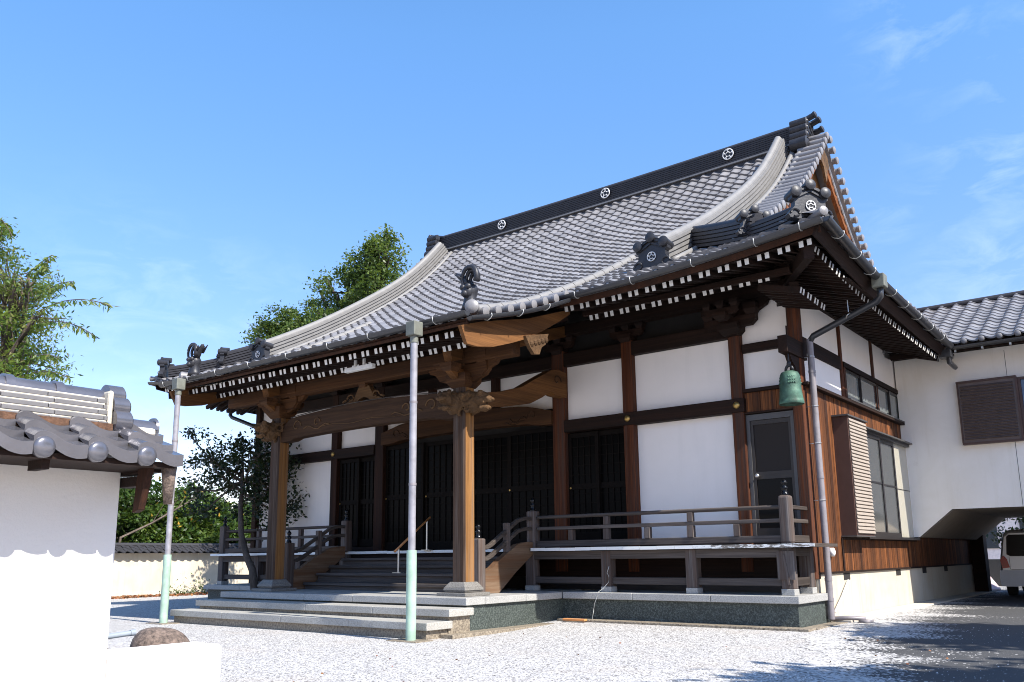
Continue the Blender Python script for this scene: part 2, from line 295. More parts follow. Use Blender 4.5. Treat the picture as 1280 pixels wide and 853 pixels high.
# ------------------------------------------------------------------ mesh builder
class MB:
    def __init__(s): s.v = []; s.f = []; s.mi = []; s.tone = []
    def add(s, vs, fs, mi=0, tone=1.0):
        b = len(s.v); s.v += [tuple(map(float, p)) for p in vs]
        for f in fs: s.f.append(tuple(i+b for i in f)); s.mi.append(mi); s.tone.append(tone)
    def box(s, x0, x1, y0, y1, z0, z1, mi=0, tone=1.0):
        v = [(x, y, z) for z in (z0, z1) for y in (y0, y1) for x in (x0, x1)]
        s.add(v, [(0, 2, 3, 1), (4, 5, 7, 6), (0, 1, 5, 4), (2, 6, 7, 3), (0, 4, 6, 2), (1, 3, 7, 5)], mi, tone); return s
    def bar(s, p, q, wd, ht, mi=0, up=(0, 0, 1), endmi=None):
        p, q = Vector(p), Vector(q); a = (q-p).normalized(); u = Vector(up); sd = a.cross(u)
        if sd.length < 1e-4: sd = a.cross(Vector((0, 1, 0)))
        sd.normalize(); u = sd.cross(a)
        v = [c + sd*(i*wd/2) + u*(j*ht/2) for c in (p, q) for i, j in ((-1, -1), (1, -1), (1, 1), (-1, 1))]
        s.add(v, [(0, 1, 5, 4), (1, 2, 6, 5), (2, 3, 7, 6), (3, 0, 4, 7)], mi)
        s.add(v, [(0, 3, 2, 1)], mi if endmi is None else endmi); s.add(v, [(4, 5, 6, 7)], mi); return s
    def tube(s, path, rad, n=10, mi=0, caps=True, tone=1.0):
        path = [Vector(p) for p in path]; k = len(path)
        rs = rad if isinstance(rad, (list, tuple)) else [rad]*k
        vs = []; ref = Vector((.13, .21, .97))
        for i, p in enumerate(path):
            a = (path[min(i+1, k-1)]-path[max(i-1, 0)]).normalized()
            e = a.cross(ref)
            if e.length < .05: e = a.cross(Vector((1, .1, 0)))
            e.normalize(); g = a.cross(e)
            vs += [p + (e*math.cos(2*math.pi*j/n) + g*math.sin(2*math.pi*j/n))*rs[i] for j in range(n)]
        fs = [(i*n+j, i*n+(j+1) % n, (i+1)*n+(j+1) % n, (i+1)*n+j) for i in range(k-1) for j in range(n)]
        if caps: fs += [tuple(range(n-1, -1, -1)), tuple(range((k-1)*n, k*n))]
        s.add(vs, fs, mi, tone); return s
    def prism(s, poly, origin, ax, ay, depth, mi=0, sidemi=None):     # 2D polygon extruded along ax x ay
        o, ax, ay = Vector(origin), Vector(ax), Vector(ay); az = ax.cross(ay).normalized()*depth; n = len(poly)
        v = [o+ax*x+ay*y for x, y in poly]; v2 = [p+az for p in v]
        s.add(v+v2, [tuple(range(n-1, -1, -1)), tuple(range(n, 2*n))], mi)
        s.add(v+v2, [(i, (i+1) % n, n+(i+1) % n, n+i) for i in range(n)], mi if sidemi is None else sidemi); return s
    def lathe(s, prof, c, n=20, mi=0, axis=(0, 0, 1)):
        a = Vector(axis).normalized(); e = a.cross(Vector((0, 1, 0)) if abs(a.y) < .9 else Vector((1, 0, 0))).normalized(); g = a.cross(e); c = Vector(c)
        vs = [c + a*h + (e*math.cos(2*math.pi*j/n)+g*math.sin(2*math.pi*j/n))*max(rr, 1e-4) for rr, h in prof for j in range(n)]
        fs = [(i*n+j, i*n+(j+1) % n, (i+1)*n+(j+1) % n, (i+1)*n+j) for i in range(len(prof)-1) for j in range(n)]
        fs += [tuple(range(n-1, -1, -1)), tuple(range((len(prof)-1)*n, len(prof)*n))]
        s.add(vs, fs, mi); return s
    def sweep(s, path, section, up=(0, 0, 1), mi=0, closed=True, side=None):
        path = [Vector(p) for p in path]; k = len(path); m = len(section); vs = []
        for i, p in enumerate(path):
            a = (path[min(i+1, k-1)]-path[max(i-1, 0)]).normalized()
            sd = a.cross(Vector(up)).normalized() if side is None else Vector(side); u = sd.cross(a).normalized()
            vs += [p + sd*x + u*y for x, y in section]
        rng = m if closed else m-1
        fs = [(i*m+j, i*m+(j+1) % m, (i+1)*m+(j+1) % m, (i+1)*m+j) for i in range(k-1) for j in range(rng)]
        if closed: fs += [tuple(range(m-1, -1, -1)), tuple(range((k-1)*m, k*m))]
        s.add(vs, fs, mi); return s
    def ball(s, c, rx, ry=None, rz=None, n=12, mi=0):
        ry = ry or rx; rz = rz or rx; c = Vector(c); vs = []; m = max(6, n//2+2)
        for i in range(m):
            th = math.pi*i/(m-1)
            for j in range(n):
                ph = 2*math.pi*j/n; vs.append(c+Vector((rx*math.sin(th)*math.cos(ph), ry*math.sin(th)*math.sin(ph), rz*math.cos(th))))
        s.add(vs, [(i*n+j, (i+1)*n+j, (i+1)*n+(j+1) % n, i*n+(j+1) % n) for i in range(m-1) for j in range(n)], mi); return s
    def build(s, name, mats, parent=None, smooth=False, autosmooth=None, bevel=0):
        me = bpy.data.meshes.new(name); me.from_pydata(s.v, [], s.f)
        for m in (mats if isinstance(mats, (list, tuple)) else [mats]): me.materials.append(MAT[m] if isinstance(m, str) else m)
        me.polygons.foreach_set('material_index', s.mi)
        at = me.attributes.new('tone', 'FLOAT', 'FACE'); at.data.foreach_set('value', s.tone)
        if smooth: me.polygons.foreach_set('use_smooth', [True]*len(s.f))
        me.validate(); me.update()
        o = bpy.data.objects.new(name, me); COL.objects.link(o)
        if parent is not None:
            o.parent = parent; o.location = -worldloc(parent)
        if bevel:
            b = o.modifiers.new('bevel', 'BEVEL'); b.width = bevel; b.segments = 2; b.limit_method = 'ANGLE'
        if smooth and autosmooth:
            me.set_sharp_from_angle(angle=math.radians(autosmooth))
        return o
def worldloc(o):
    v = Vector((0, 0, 0))
    while o is not None: v += o.location; o = o.parent
    return v
def tag(o, label=None, cat=None, group=None, kind=None):
    if label: o['label'] = label
    if cat: o['category'] = cat
    if group: o['group'] = group
    if kind: o['kind'] = kind
    return o
def thing(name, loc, label, cat, group=None):
    o = bpy.data.objects.new(name, None); COL.objects.link(o); o.location = loc; o.empty_display_size = .2
    return tag(o, label, cat, group)
def dup(o, parent, dx):
    c = o.copy(); COL.objects.link(c); c.parent = parent; c.location = o.location + Vector(dx); return c
def lerp(a, b, t): return a+(b-a)*t
# ------------------------------------------------------------------ ground
def gz(x, y):
    t = min(1, max(0, (12.4-y)/3.2)); q = min(1, max(0, (-19-x)/6)); return -0.08*t*t*(3-2*t)*(1-q) - .17*q*q*(3-2*q)
g = MB(); xs = [-260, -120, -60, -40, -30] + [-26+i*.5 for i in range(70)] + [12, 20, 40, 90, 260]
ys = [-40, -10, -3] + [0+i*.5 for i in range(56)] + [32, 40, 60, 120, 300]
g.add([(x, y, gz(x, y)) for y in ys for x in xs], [(j*len(xs)+i, j*len(xs)+i+1, (j+1)*len(xs)+i+1, (j+1)*len(xs)+i) for j in range(len(ys)-1) for i in range(len(xs)-1)])
tag(g.build('ground', 'gravel', smooth=True), kind='structure')
def pebbles(n, seed):
    rg = np.random.default_rng(seed); P = []
    while len(P) < n:
        dist = 3.6*math.exp(rg.uniform(0, 1.3)); th = rg.uniform(math.radians(-12), math.radians(78)); x = -.17-dist*math.sin(th); y = .13+dist*math.cos(th)
        if (y > 11.3 and x < -4.1) or (y > 8.35 and -14.3 < x < -7.85) or (y > 8.6 and x < -7.8) or y < 3.0 or (x < -5.6 and y < 4.6) or x > ex(min(max(y, 3.1), 30))+1.2 or x < -19: continue
        P.append((x, y, gz(x, y)))
    P = np.array(P); sz = rg.uniform(.004, .010, n)*np.where(rg.uniform(0, 1, n) < .05, 1.7, 1)
    o8 = np.array([(1, 0, 0), (0, 1, 0), (-1, 0, 0), (0, -1, 0), (0, 0, .75), (0, 0, -.5)])
    v = (P[:, None, :]+o8[None]*sz[:, None, None]*rg.uniform(.6, 1.3, (n, 6, 3))).reshape(-1, 3)
    f8 = np.array([(0, 1, 4), (1, 2, 4), (2, 3, 4), (3, 0, 4)])
    f = (f8[None]+6*np.arange(n)[:, None, None]).reshape(-1, 3)
    me = bpy.data.meshes.new('gravel_stones'); me.from_pydata(v.tolist(), [], f.tolist()); me.polygons.foreach_set('use_smooth', [True]*len(f))
    tn = np.clip(rg.normal(1.02, .2, n), .2, 1.25); at = me.attributes.new('tone', 'FLOAT', 'FACE'); at.data.foreach_set('value', np.repeat(tn, 4).astype(np.float32))
    me.materials.append(MAT['stone_loose']); o = bpy.data.objects.new('gravel', me); COL.objects.link(o); tag(o, 'loose white and grey gravel stones spread over the temple forecourt', 'gravel', kind='stuff')
a = MB()
edge = [(-.2, 3.0), (-1.2, 5.0), (-1.75, 6.6), (-2.2, 8.2), (-2.55, 9.2), (-2.9, 10.2), (-3.15, 10.9), (-2.75, 11.6), (-2.7, 12.4), (-3.3, 13.4), (-3.45, 14.4), (-3.2, 15.2), (-3.55, 16.2), (-3.7, 17.6), (-3.8, 19.0), (-3.9, 21.0), (-4.15, 26.0), (-4.2, 34)]
def ex(y):
    for (x0, y0), (x1, y1) in zip(edge, edge[1:]):
        if y0 <= y <= y1: return lerp(x0, x1, (y-y0)/(y1-y0))
    return edge[-1][0]
pebbles(17000, 5)
yy = [3+i*.1 for i in range(311)]; us = [-.9, -.6, -.4, -.2, -.05, .05, .15, .3, .5, .8, 1.2, 1.8, 2.6, 3.4, 4.2]
jit = [.35*math.sin(y*5.1)*math.sin(y*1.7+1)+.15*random.uniform(-1, 1) for y in yy]
vs = [(ex(y)+u+(jit[k]*max(0, 1-abs(u)/1.5)), y, gz(ex(y)+u, y)+.004) for k, y in enumerate(yy) for u in us]
for j in range(len(yy)-1):
    for i in range(len(us)-1):
        u = (us[i]+us[i+1])/2; tone = lerp(.85, -.07, max(0, min(1, (u+.55)/.75))) if u < .3 else -.10-.03*min(1, u/2)
        b = j*len(us)+i
        a.f.append((b, b+1, b+len(us)+1, b+len(us))); a.mi.append(0); a.tone.append(tone+.02)
a.v = vs
tag(a.build('road', 'asphalt', smooth=True), kind='structure')
ap = MB(); ap.box(-4.49, -4.15, 12.95, 24.3, -.05, .03)
tag(ap.build('footpath', 'concrete', bevel=.01), kind='structure')
# ------------------------------------------------------------------ stone platform
XC = -11.17
plat = thing('stone_platform', (XC, 10.5, 0), 'grey granite platform under the temple, with three wide steps below its porch', 'platform')
ZP = .41
m = MB(); m.box(-18.05, -8.2, 11.68, 12.7, -.08, ZP-.105); m.box(-8.2, -4.42, 11.66, 12.9, -.08, ZP-.105); m.box(-13.9, -8.2, 9.35, 11.70, -.12, ZP-.105)
m.build('granite_face', 'granite', plat)
m = MB()
def slabs(mb, x0, x1, y0, y1, z0, z1, step, along='x'):
    lo, hi = (x0, x1) if along == 'x' else (y0, y1); n = max(1, round((hi-lo)/step)); e = [lo+(hi-lo)*i/n for i in range(n+1)]
    for p, q in zip(e, e[1:]):
        if along == 'x': mb.box(p+.003, q-.003, y0, y1, z0, z1)
        else: mb.box(x0, x1, p+.003, q-.003, z0, z1)
slabs(m, -18.1, -13.9, 11.58, 12.9, ZP-.1, ZP, 1.3); slabs(m, -8.15, -4.37, 11.58, 12.9, ZP-.1, ZP, 1.27)
slabs(m, -13.95, -8.15, 9.28, 9.7, ZP-.1, ZP, 1.2); m.box(-13.95, -8.5, 9.703, 12.7, ZP-.1, ZP-.003); slabs(m, -8.497, -8.15, 9.703, 11.577, ZP-.1, ZP-.001, .95, 'y')
m.build('kerb', 'stone_trim', plat, bevel=.008)
for (xa, xb, ya, zt) in ((-14.05, -8.08, 8.86, .285), (-14.15, -8.1, 8.45, .135)):
    m = MB(); slabs(m, xa, xb, ya, ya+.5, zt-.1, zt, 1.5); st = m.build('step', 'granite_step', plat, bevel=.008)
    m = MB(); m.box(xa+.06, xb-.06, ya+.05, 9.34, -.12, zt-.102); m.build('riser', 'paver', st)
m = MB(); slabs(m, -8.13, -4.2, 11.38, 11.66, -.10, .012, .3); slabs(m, -8.19, -7.93, 8.75, 11.376, -.13, -.03, .45, 'y'); slabs(m, -4.4, -4.18, 11.663, 12.9, -.10, .008, .25, 'y')
m.build('paver_strip', 'paver', plat, bevel=.006)
# ------------------------------------------------------------------ temple
T = thing('temple_hall', (XC, 15, 0), 'large wooden temple hall with white walls, porch and curved grey tiled roof', 'temple')
YF, XS = 12.7, -4.5
def mir(x): return 2*XC-x
# foundation + core
m = MB(); m.box(mir(XS)+.05, XS-.0, YF+.02, 24.4, -.05, .69); m.build('foundation', 'foundation', T)
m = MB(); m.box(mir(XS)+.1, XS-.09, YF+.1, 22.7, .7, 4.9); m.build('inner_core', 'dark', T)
for y in (14.04, 17.0, 18.92, 20.8):
    m = MB(); m.box(XS-.1, XS+.006, y-.15, y+.15, .56, .695); m.build('floor_vent', 'dark', T)
m = MB(); m.box(mir(-4.7), -4.7, YF-.09, YF-.03, .62, 1.088); m.build('foundation_dark_strip', 'woodX', T)  # dark strip set in front of the foundation behind the deck posts
m = MB(); m.box(mir(-4.6), -4.6, YF-.06, YF+.0, ZP, .618); m.build('skirting_stone', 'frame_dark', T)
# front columns
colx = [-8.86, -7.43, -5.49]
def column(x, wd, z0, z1, y=YF, mat='woodZ', name='column'):
    m = MB(); m.box(x-wd/2, x+wd/2, y-.11, y+.1, z0, z1); return m.build(name, mat, T, bevel=.012)
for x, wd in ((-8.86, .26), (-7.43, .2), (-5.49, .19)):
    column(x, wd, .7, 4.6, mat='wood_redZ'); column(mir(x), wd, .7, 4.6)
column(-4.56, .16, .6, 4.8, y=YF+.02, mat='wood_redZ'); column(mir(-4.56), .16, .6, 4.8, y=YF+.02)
# horizontal beams of the front
def beamx(x0, x1, z0, z1, y0, y1, mat='woodX', name='beam', bev=.01):
    m = MB(); m.box(x0, x1, y0, y1, z0, z1); return m.build(name, mat, T, bevel=bev)
beamx(mir(-5.4), -5.4, 4.31, 4.545, YF-.10, YF+.1)
beamx(-8.73, -5.37, 3.11, 3.325, YF-.14, YF+.09); beamx(mir(-5.37), mir(-8.73), 3.11, 3.325, YF-.14, YF+.09)
beamx(-5.39, -4.64, 4.045, 4.18, YF-.06, YF+.05); beamx(-5.39, -4.48, 3.405, 3.46, YF-.12, YF+.05)
beamx(mir(-4.64), mir(-5.39), 4.045, 4.18, YF-.06, YF+.05); beamx(-5.5, -4.4, 4.83, 5.0, YF-.08, YF+.08)
beamx(mir(-8.7), -8.7, .92, 1.10, YF-.08, YF+.05); beamx(-8.7, -4.5, 1.09, 1.2, YF-.05, YF+.05); beamx(mir(-4.5), mir(-8.7), 1.09, 1.2, YF-.05, YF+.05)
for x in (-7.43, -5.49, mir(-7.43), mir(-5.49)):
    m = MB(); m.lathe([(.055, 0), (.055, .01), (.035, .022), (.02, .03)], (x, YF-.142, 3.22), 12, 0, (0, -1, 0)); m.build('nail_cover', 'brass', T, smooth=True)
# white panels front
def panelx(x0, x1, z0, z1, y=YF+.02):
    m = MB(); m.box(x0, x1, y, y+.06, z0, z1); return m.build('wall_panel', 'plaster', T)
for f in (lambda a, b: (a, b), lambda a, b: (mir(b), mir(a))):
    panelx(*f(-8.73, -7.53), 3.325, 4.31); panelx(*f(-7.33, -5.585), 3.325, 4.31); panelx(*f(-7.33, -5.585), 1.2, 3.11)
    panelx(*f(-5.395, -4.64), 4.18, 4.85); panelx(*f(-5.395, -4.64), 3.46, 4.045)
panelx(-13.36, -8.99, 3.6, 4.31); panelx(mir(-4.64), mir(-5.395), 1.2, 3.4)
for x in (-12.0, -10.35):
    column(x, .14, 3.7, 4.32, y=YF+.0)
for s in (-13.25, -9.3): pass
# curved lintel over the middle bay
def curved_beam(x0, x1, zlo, zhi, camber, y0, y1, mat, carve=True):
    m = MB(); n = 24; top = [(lerp(x0, x1, i/n), zhi-.10*max(0, abs(2*i/n-1)-.72)/.28+camber*(1-(2*i/n-1)**2)) for i in range(n+1)]
    bot = [(lerp(x0, x1, i/n), zlo+camber*.6*(1-(2*i/n-1)**2)+(0.0 if .09 < i/n < .91 else -.03)) for i in range(n+1)]
    m.prism(top+bot[::-1], (0, y1, 0), (1, 0, 0), (0, 0, 1), y1-y0)
    o = m.build('lintel_beam', mat, T, bevel=.012)
    if carve:
        for sx in (0, 1):
            c = MB()
            xc = x0+.42 if sx == 0 else x1-.42; sg = 1 if sx == 0 else -1; zc = (zlo+zhi)/2
            sp = [(xc+sg*(.13-.016*k*.9)*math.cos(k*.55), y0-.004, zc+(.13-.0145*k)*math.sin(k*.55)) for k in range(9)]
            c.tube(sp, .012, 5); c.tube([(xc+sg*(.13+.08*k), y0-.004, zc-.03+.05*math.sin(k*1.4)) for k in range(6)], .011, 5)
            c.tube([(xc+sg*(.2+.07*k), y0-.004, zc-.09+.035*math.sin(k*1.1+1)) for k in range(7)], .009, 5)
            c.build('scroll_carving', 'carve_dark', o, smooth=True)
    return o
curved_beam(-13.37, -8.98, 3.31, 3.63, .10, YF-.16, YF+.05, 'honeyX')
# sliding lattice doors
def lattice_door(x0, x1, z0, z1, y, nx=5, nz=12, mid=None):
    m = MB(); fw = .065
    m.box(x0, x0+fw, y-.02, y+.02, z0, z1); m.box(x1-fw, x1, y-.02, y+.02, z0, z1); m.box(x0+fw, x1-fw, y-.02, y+.02, z1-.08, z1); m.box(x0+fw, x1-fw, y-.02, y+.02, z0, z0+.16)
    zm = lerp(z0, z1, .50)
    m.box(x0+fw, x1-fw, y-.02, y+.02, zm-.05, zm+.05)
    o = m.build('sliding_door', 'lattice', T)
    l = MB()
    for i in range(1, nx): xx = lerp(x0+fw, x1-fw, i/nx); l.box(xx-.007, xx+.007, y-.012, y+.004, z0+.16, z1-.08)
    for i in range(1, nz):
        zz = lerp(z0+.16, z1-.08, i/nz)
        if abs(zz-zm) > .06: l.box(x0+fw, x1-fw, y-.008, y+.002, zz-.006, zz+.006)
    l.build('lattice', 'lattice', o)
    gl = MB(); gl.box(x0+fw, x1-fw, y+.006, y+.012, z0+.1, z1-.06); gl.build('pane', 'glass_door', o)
    hd = MB(); hd.lathe([(.018, 0), (.018, .006)], (x0+.033, y-.021, zm-.02), 8, 0, (0, -1, 0)); hd.build('handle', 'brass', o)
xd = np.linspace(-13.36, -8.99, 5)
for i in range(4): lattice_door(xd[i], xd[i+1], 1.12, 3.26, YF+(.0 if i in (0, 3) else .05), 6, 13)
for f in (lambda a, b: (a, b), lambda a, b: (mir(b), mir(a))):
    a0, a1 = f(-8.72, -7.54); h = (a0+a1)/2
    lattice_door(a0, h+.03, 1.21, 3.09, YF-.0, 4, 10); lattice_door(h-.03, a1, 1.21, 3.09, YF+.05, 4, 10)
# right-hand bay: board cladding, hinged door
m = MB()
for k in range(6):
    xa = -5.39+k*.125; m.box(xa, xa+.121, YF-.05-.006*(k % 2), YF+.03, 3.1, 3.405, 0, random.uniform(.65, 1.25))
m.build('board_cladding', 'board', T)
beamx(-5.43, -4.6, 3.07, 3.1, YF-.09, YF+.05)
m = MB(); fw = .055; dx0, dx1 = -5.39, -4.645
m.box(dx0, dx0+fw, YF-.05, YF+.04, 1.2, 3.06); m.box(dx1-fw, dx1, YF-.05, YF+.04, 1.2, 3.06); m.box(dx0+fw, dx1-fw, YF-.05, YF+.04, 2.97, 3.06)
m.build('door_frame', 'frame_grey', T)
m = MB(); m.box(dx0+fw, dx0+.1, YF-.03, YF+.01, 1.2, 2.965); m.box(dx1-.1, dx1-fw, YF-.03, YF+.01, 1.2, 2.965); m.box(dx0+.1, dx1-.1, YF-.03, YF+.01, 2.9, 2.965)
m.box(dx0+.1, dx1-.1, YF-.03, YF+.01, 2.07, 2.18); m.box(dx0+.1, dx1-.1, YF-.03, YF+.01, 1.2, 1.34)
do = m.build('door', 'frame_dark', T)
m = MB(); m.box(dx0+.1, dx1-.1, YF-.012, YF-.004, 2.18, 2.9); m.build('screen', 'glass_screen', do)
m = MB(); m.box(dx0+.1, dx1-.1, YF-.012, YF-.004, 1.34, 2.07); m.build('pane', 'glass_dark', do)
m = MB(); m.lathe([(.012, 0), (.012, .03), (.033, .035), (.036, .055), (.02, .07)], (dx0+.13, YF-.03, 2.12), 12, 0, (0, -1, 0)); m.build('handle', 'steel', do, smooth=True)
# ---------------- right side wall
def panely(y0, y1, z0, z1, x=XS-.02):
    m = MB(); m.box(x-.06, x, y0, y1, z0, z1); return m.build('wall_panel', 'plaster', T)
panely(12.83, 14.62, 4.2, 4.84); panely(14.74, 16.5, 4.17, 4.84); panely(16.62, 18.4, 4.13, 4.84); panely(18.5, 24.3, 3.5, 4.84)
panely(12.83, 14.62, 3.47, 3.98)
def uprighty(y, wd, z0, z1, x=XS): 
    m = MB(); m.box(x-.1, x+.012, y-wd/2, y+wd/2, z0, z1); return m.build('stud', 'wood_redZ', T, bevel=.006)
uprighty(14.68, .11, 3.47, 4.86); uprighty(16.56, .1, 4.12, 4.86); uprighty(12.79, .1, .7, 4.84); uprighty(14.82, .09, 3.47, 4.15); uprighty(18.46, .1, 3.5, 4.86)
def beamy(y0, y1, z0, z1, x0, x1, mat='woodY', name='beam'):
    m = MB(); m.box(x0, x1, y0, y1, z0, z1); return m.build(name, mat, T, bevel=.006)
beamy(12.65, 24.3, 4.84, 5.05, XS-.12, XS+.04); beamy(12.83, 14.62, 3.98, 4.2, XS-.1, XS+.018); beamy(14.74, 18.45, 4.05, 4.14, XS-.1, XS+.03)
m = MB(); m.box(XS-.1, XS+.10, 12.66, 18.55, 3.425, 3.47); m.build('ledge', 'woodY', T, bevel=.004)
m = MB(); m.box(XS+.045, XS+.105, 14.7, 18.5, 3.473, 3.495); m.build('ledge_flashing', 'frame_grey', T)
m = MB(); y = 12.68
while y < 18.44:
    wdt = .118; m.box(XS-.06, XS+.002+.006*random.random(), y, min(y+wdt-.004, 18.44), .695, 3.425, 0, random.uniform(.6, 1.3)); y += wdt
while y < 24.3:
    m.box(XS-.06, XS+.002, y, y+.114, .695, 3.42, 0, random.uniform(.6, 1.2)); y += .118
m.build('board_cladding', 'board', T)
m = MB(); m.box(XS-.05, XS+.03, 13.93, 18.43, 1.17, 1.21); m.box(XS-.02, XS+.025, 13.88, 13.93, .69, 1.2); m.box(XS-.05, XS+.03, 12.72, 24.2, .665, .694); m.build('board_trim', 'woodY', T)
# clerestory windows
yw = [14.87, 15.67, 16.66, 17.5, 18.42]
for k, (ya, yb) in enumerate(zip(yw, yw[1:])):
    m = MB(); fw = .035; x0, x1 = XS-.06, XS-.0+.012*(k % 2)
    m.box(x0, x1, ya, ya+fw, 3.5, 4.04); m.box(x0, x1, yb-fw, yb, 3.5, 4.04); m.box(x0, x1, ya+fw, yb-fw, 3.5, 3.54); m.box(x0, x1, ya+fw, yb-fw, 4.0, 4.04)
    o = m.build('high_window', 'frame_black', T)
    gl = MB(); gl.box(x1-.03, x1-.024, ya+fw, yb-fw, 3.54, 4.0); gl.build('pane', 'glass_high', o)
column(XS-.05, .1, 3.5, 4.05, y=16.7, mat='wood_redZ')
# shutter case + bay window
m = MB(); m.box(XS, XS+.24, 13.93, 14.88, 1.23, 3.09); sh = m.build('shutter_case', 'shutter_side', T)
m = MB(); m.box(XS-.02, XS+.27, 13.88, 14.93, 3.09, 3.115); m.build('case_cap', 'frame_grey', sh); m = MB(); m.box(XS, XS+.25, 13.9, 14.9, 1.212, 1.23); m.build('case_sill', 'frame_grey', sh)
m = MB()
for k in range(32):
    z = 1.26+k*.0565; m.add([(XS+.246, 13.97, z), (XS+.246, 14.87, z), (XS+.266, 14.87, z+.008), (XS+.266, 13.97, z+.008), (XS+.25, 13.97, z+.05), (XS+.25, 14.87, z+.05)], [(0, 1, 2, 3), (3, 2, 5, 4), (0, 3, 4), (1, 5, 2)])
m.build('louvre_panel', 'shutter_pale', sh)
m = MB(); m.box(XS, XS+.14, 15.0, 18.2, 2.98, 3.03); m.box(XS, XS+.15, 14.9, 18.2, 1.19, 1.235); m.box(XS, XS+.13, 14.94, 15.05, 1.235, 2.98); m.box(XS, XS+.13, 18.12, 18.2, 1.235, 2.98)
wf = m.build('bay_window', 'frame_black', T)
m = MB(); m.box(XS-.02, XS+.2, 14.92, 18.24, 3.03, 3.055); m.build('window_hood', 'frame_grey', wf)
def sash(ya, yb, x, mat):
    m = MB(); fw = .075
    m.box(x-.02, x+.02, ya, ya+fw, 1.235, 2.98); m.box(x-.02, x+.02, yb-fw, yb, 1.235, 2.98); m.box(x-.02, x+.02, ya+fw, yb-fw, 1.235, 1.31); m.box(x-.02, x+.02, ya+fw, yb-fw, 2.92, 2.98); m.box(x-.015, x+.015, ya+fw, yb-fw, 2.14, 2.17)
    s_ = m.build('sash', 'frame_black', wf); gl = MB(); gl.box(x-.004, x+.003, ya+fw, yb-fw, 1.31, 2.92); gl.build('pane', mat, s_)
sash(15.05, 16.15, XS+.10, 'glass_grey'); sash(16.1, 17.18, XS+.06, 'glass_grey')
m = MB(); m.box(XS, XS+.07, 17.18, 18.12, 1.235, 2.98); m.build('fixed_pane', 'glass_beige', wf)
m = MB(); m.box(XS+.071, XS+.075, 17.18, 18.12, 2.12, 2.135); m.build('glazing_bar', 'frame_dark', wf)
m = MB(); m.lathe([(.065, 0), (.062, .06), (.03, .075)], (XS+.008, 13.32, .98), 14, 0, (1, 0, 0)); m.build('vent_cap', 'white', T, smooth=True)
m = MB(); m.tube([(XS+.03, 14.0, .55), (XS+.05, 13.6, .33), (XS+.05, 13.2, .12)], .018, 8); m.build('conduit', 'white', T, smooth=True)
# ---------------- roof surface
def sheet_strip(pts0, pts1, name, mat, th=.03):
    m = MB(); n_ = len(pts0)
    m.add(list(pts0)+list(pts1), [(i, i+1, n_+i+1, n_+i) for i in range(n_-1)])
    o = m.build(name, mat, T); s_ = o.modifiers.new('solid', 'SOLIDIFY'); s_.thickness = th; s_.offset = 0; return o
PR = np.array([(8.5, 4.14), (9.5, 4.42), (10.6, 4.86), (12.2, 5.63), (13.4, 6.29), (14.6, 7.03), (15.8, 7.85), (16.9, 8.80), (17.8, 9.76)])
def cubic(xp, yp):
    n = len(xp); A = np.zeros((n, n)); b = np.zeros(n); h = np.diff(xp); A[0, 0] = A[-1, -1] = 1
    for i in range(1, n-1):
        A[i, i-1], A[i, i], A[i, i+1] = h[i-1], 2*(h[i-1]+h[i]), h[i]; b[i] = 6*((yp[i+1]-yp[i])/h[i]-(yp[i]-yp[i-1])/h[i-1])
    M = np.linalg.solve(A, b)
    def f(x):
        i = min(max(int(np.searchsorted(xp, x)-1), 0), n-2); t0, t1 = xp[i+1]-x, x-xp[i]
        return M[i]*t0**3/(6*h[i])+M[i+1]*t1**3/(6*h[i])+(yp[i]/h[i]-M[i]*h[i]/6)*t0+(yp[i+1]/h[i]-M[i+1]*h[i]/6)*t1
    return f
H = cubic(PR[:, 0], PR[:, 1])
XR, XL = -3.38, mir(-3.38); YE = 10.55; YR = 17.8
def up(x, y):
    e = max(0, (abs(x-XC)-3.9)/3.9); return .24*e*e*math.exp(-max(0, y-YE)/1.8) if y > 10.3 else 0
def S(x, y):
    return H(y)+up(x, y)
TP = [(0, .55), (.1, .93), (.2, 1), (.33, .82), (.5, .36), (.66, .08), (.82, .0), (1, .12)]
def tiles(mb, u0, u1, wt, P, nrows, row, inside, hump=.056, lip=.043, jitter=.004):
    n = int(round((u1-u0)/wt)); wt = (u1-u0)/n
    for i in range(n):
        for j in range(nrows):
            ua = u0+i*wt; sa = j*row
            if not inside(ua+wt/2, sa+row/2): continue
            dj = random.uniform(-jitter, jitter); tone = random.choice((1, 1, 1, .95, 1.06, .88, .78, 1.14, 1.0, .92))*random.uniform(.94, 1.06)
            vs = []
            for k, (so, ln) in enumerate(((sa+row*1.08, 0.004), (sa, lip+dj), (sa+.004, .0))):
                for t, hh in TP: vs.append(P(ua+t*wt, so, hh*hump+ln+dj))
            q = len(TP)
            fs = [(q+a_, q+a_+1, a_+1, a_) for a_ in range(q-1)] + [(2*q+a_, 2*q+a_+1, q+a_+1, q+a_) for a_ in range(q-1)]
            fs += [(0, q, q), ] if False else []
            fs += [(0, 2*q, q), (q-1, 2*q-1, 3*q-1)]
            mb.add(vs, fs, 0, tone)
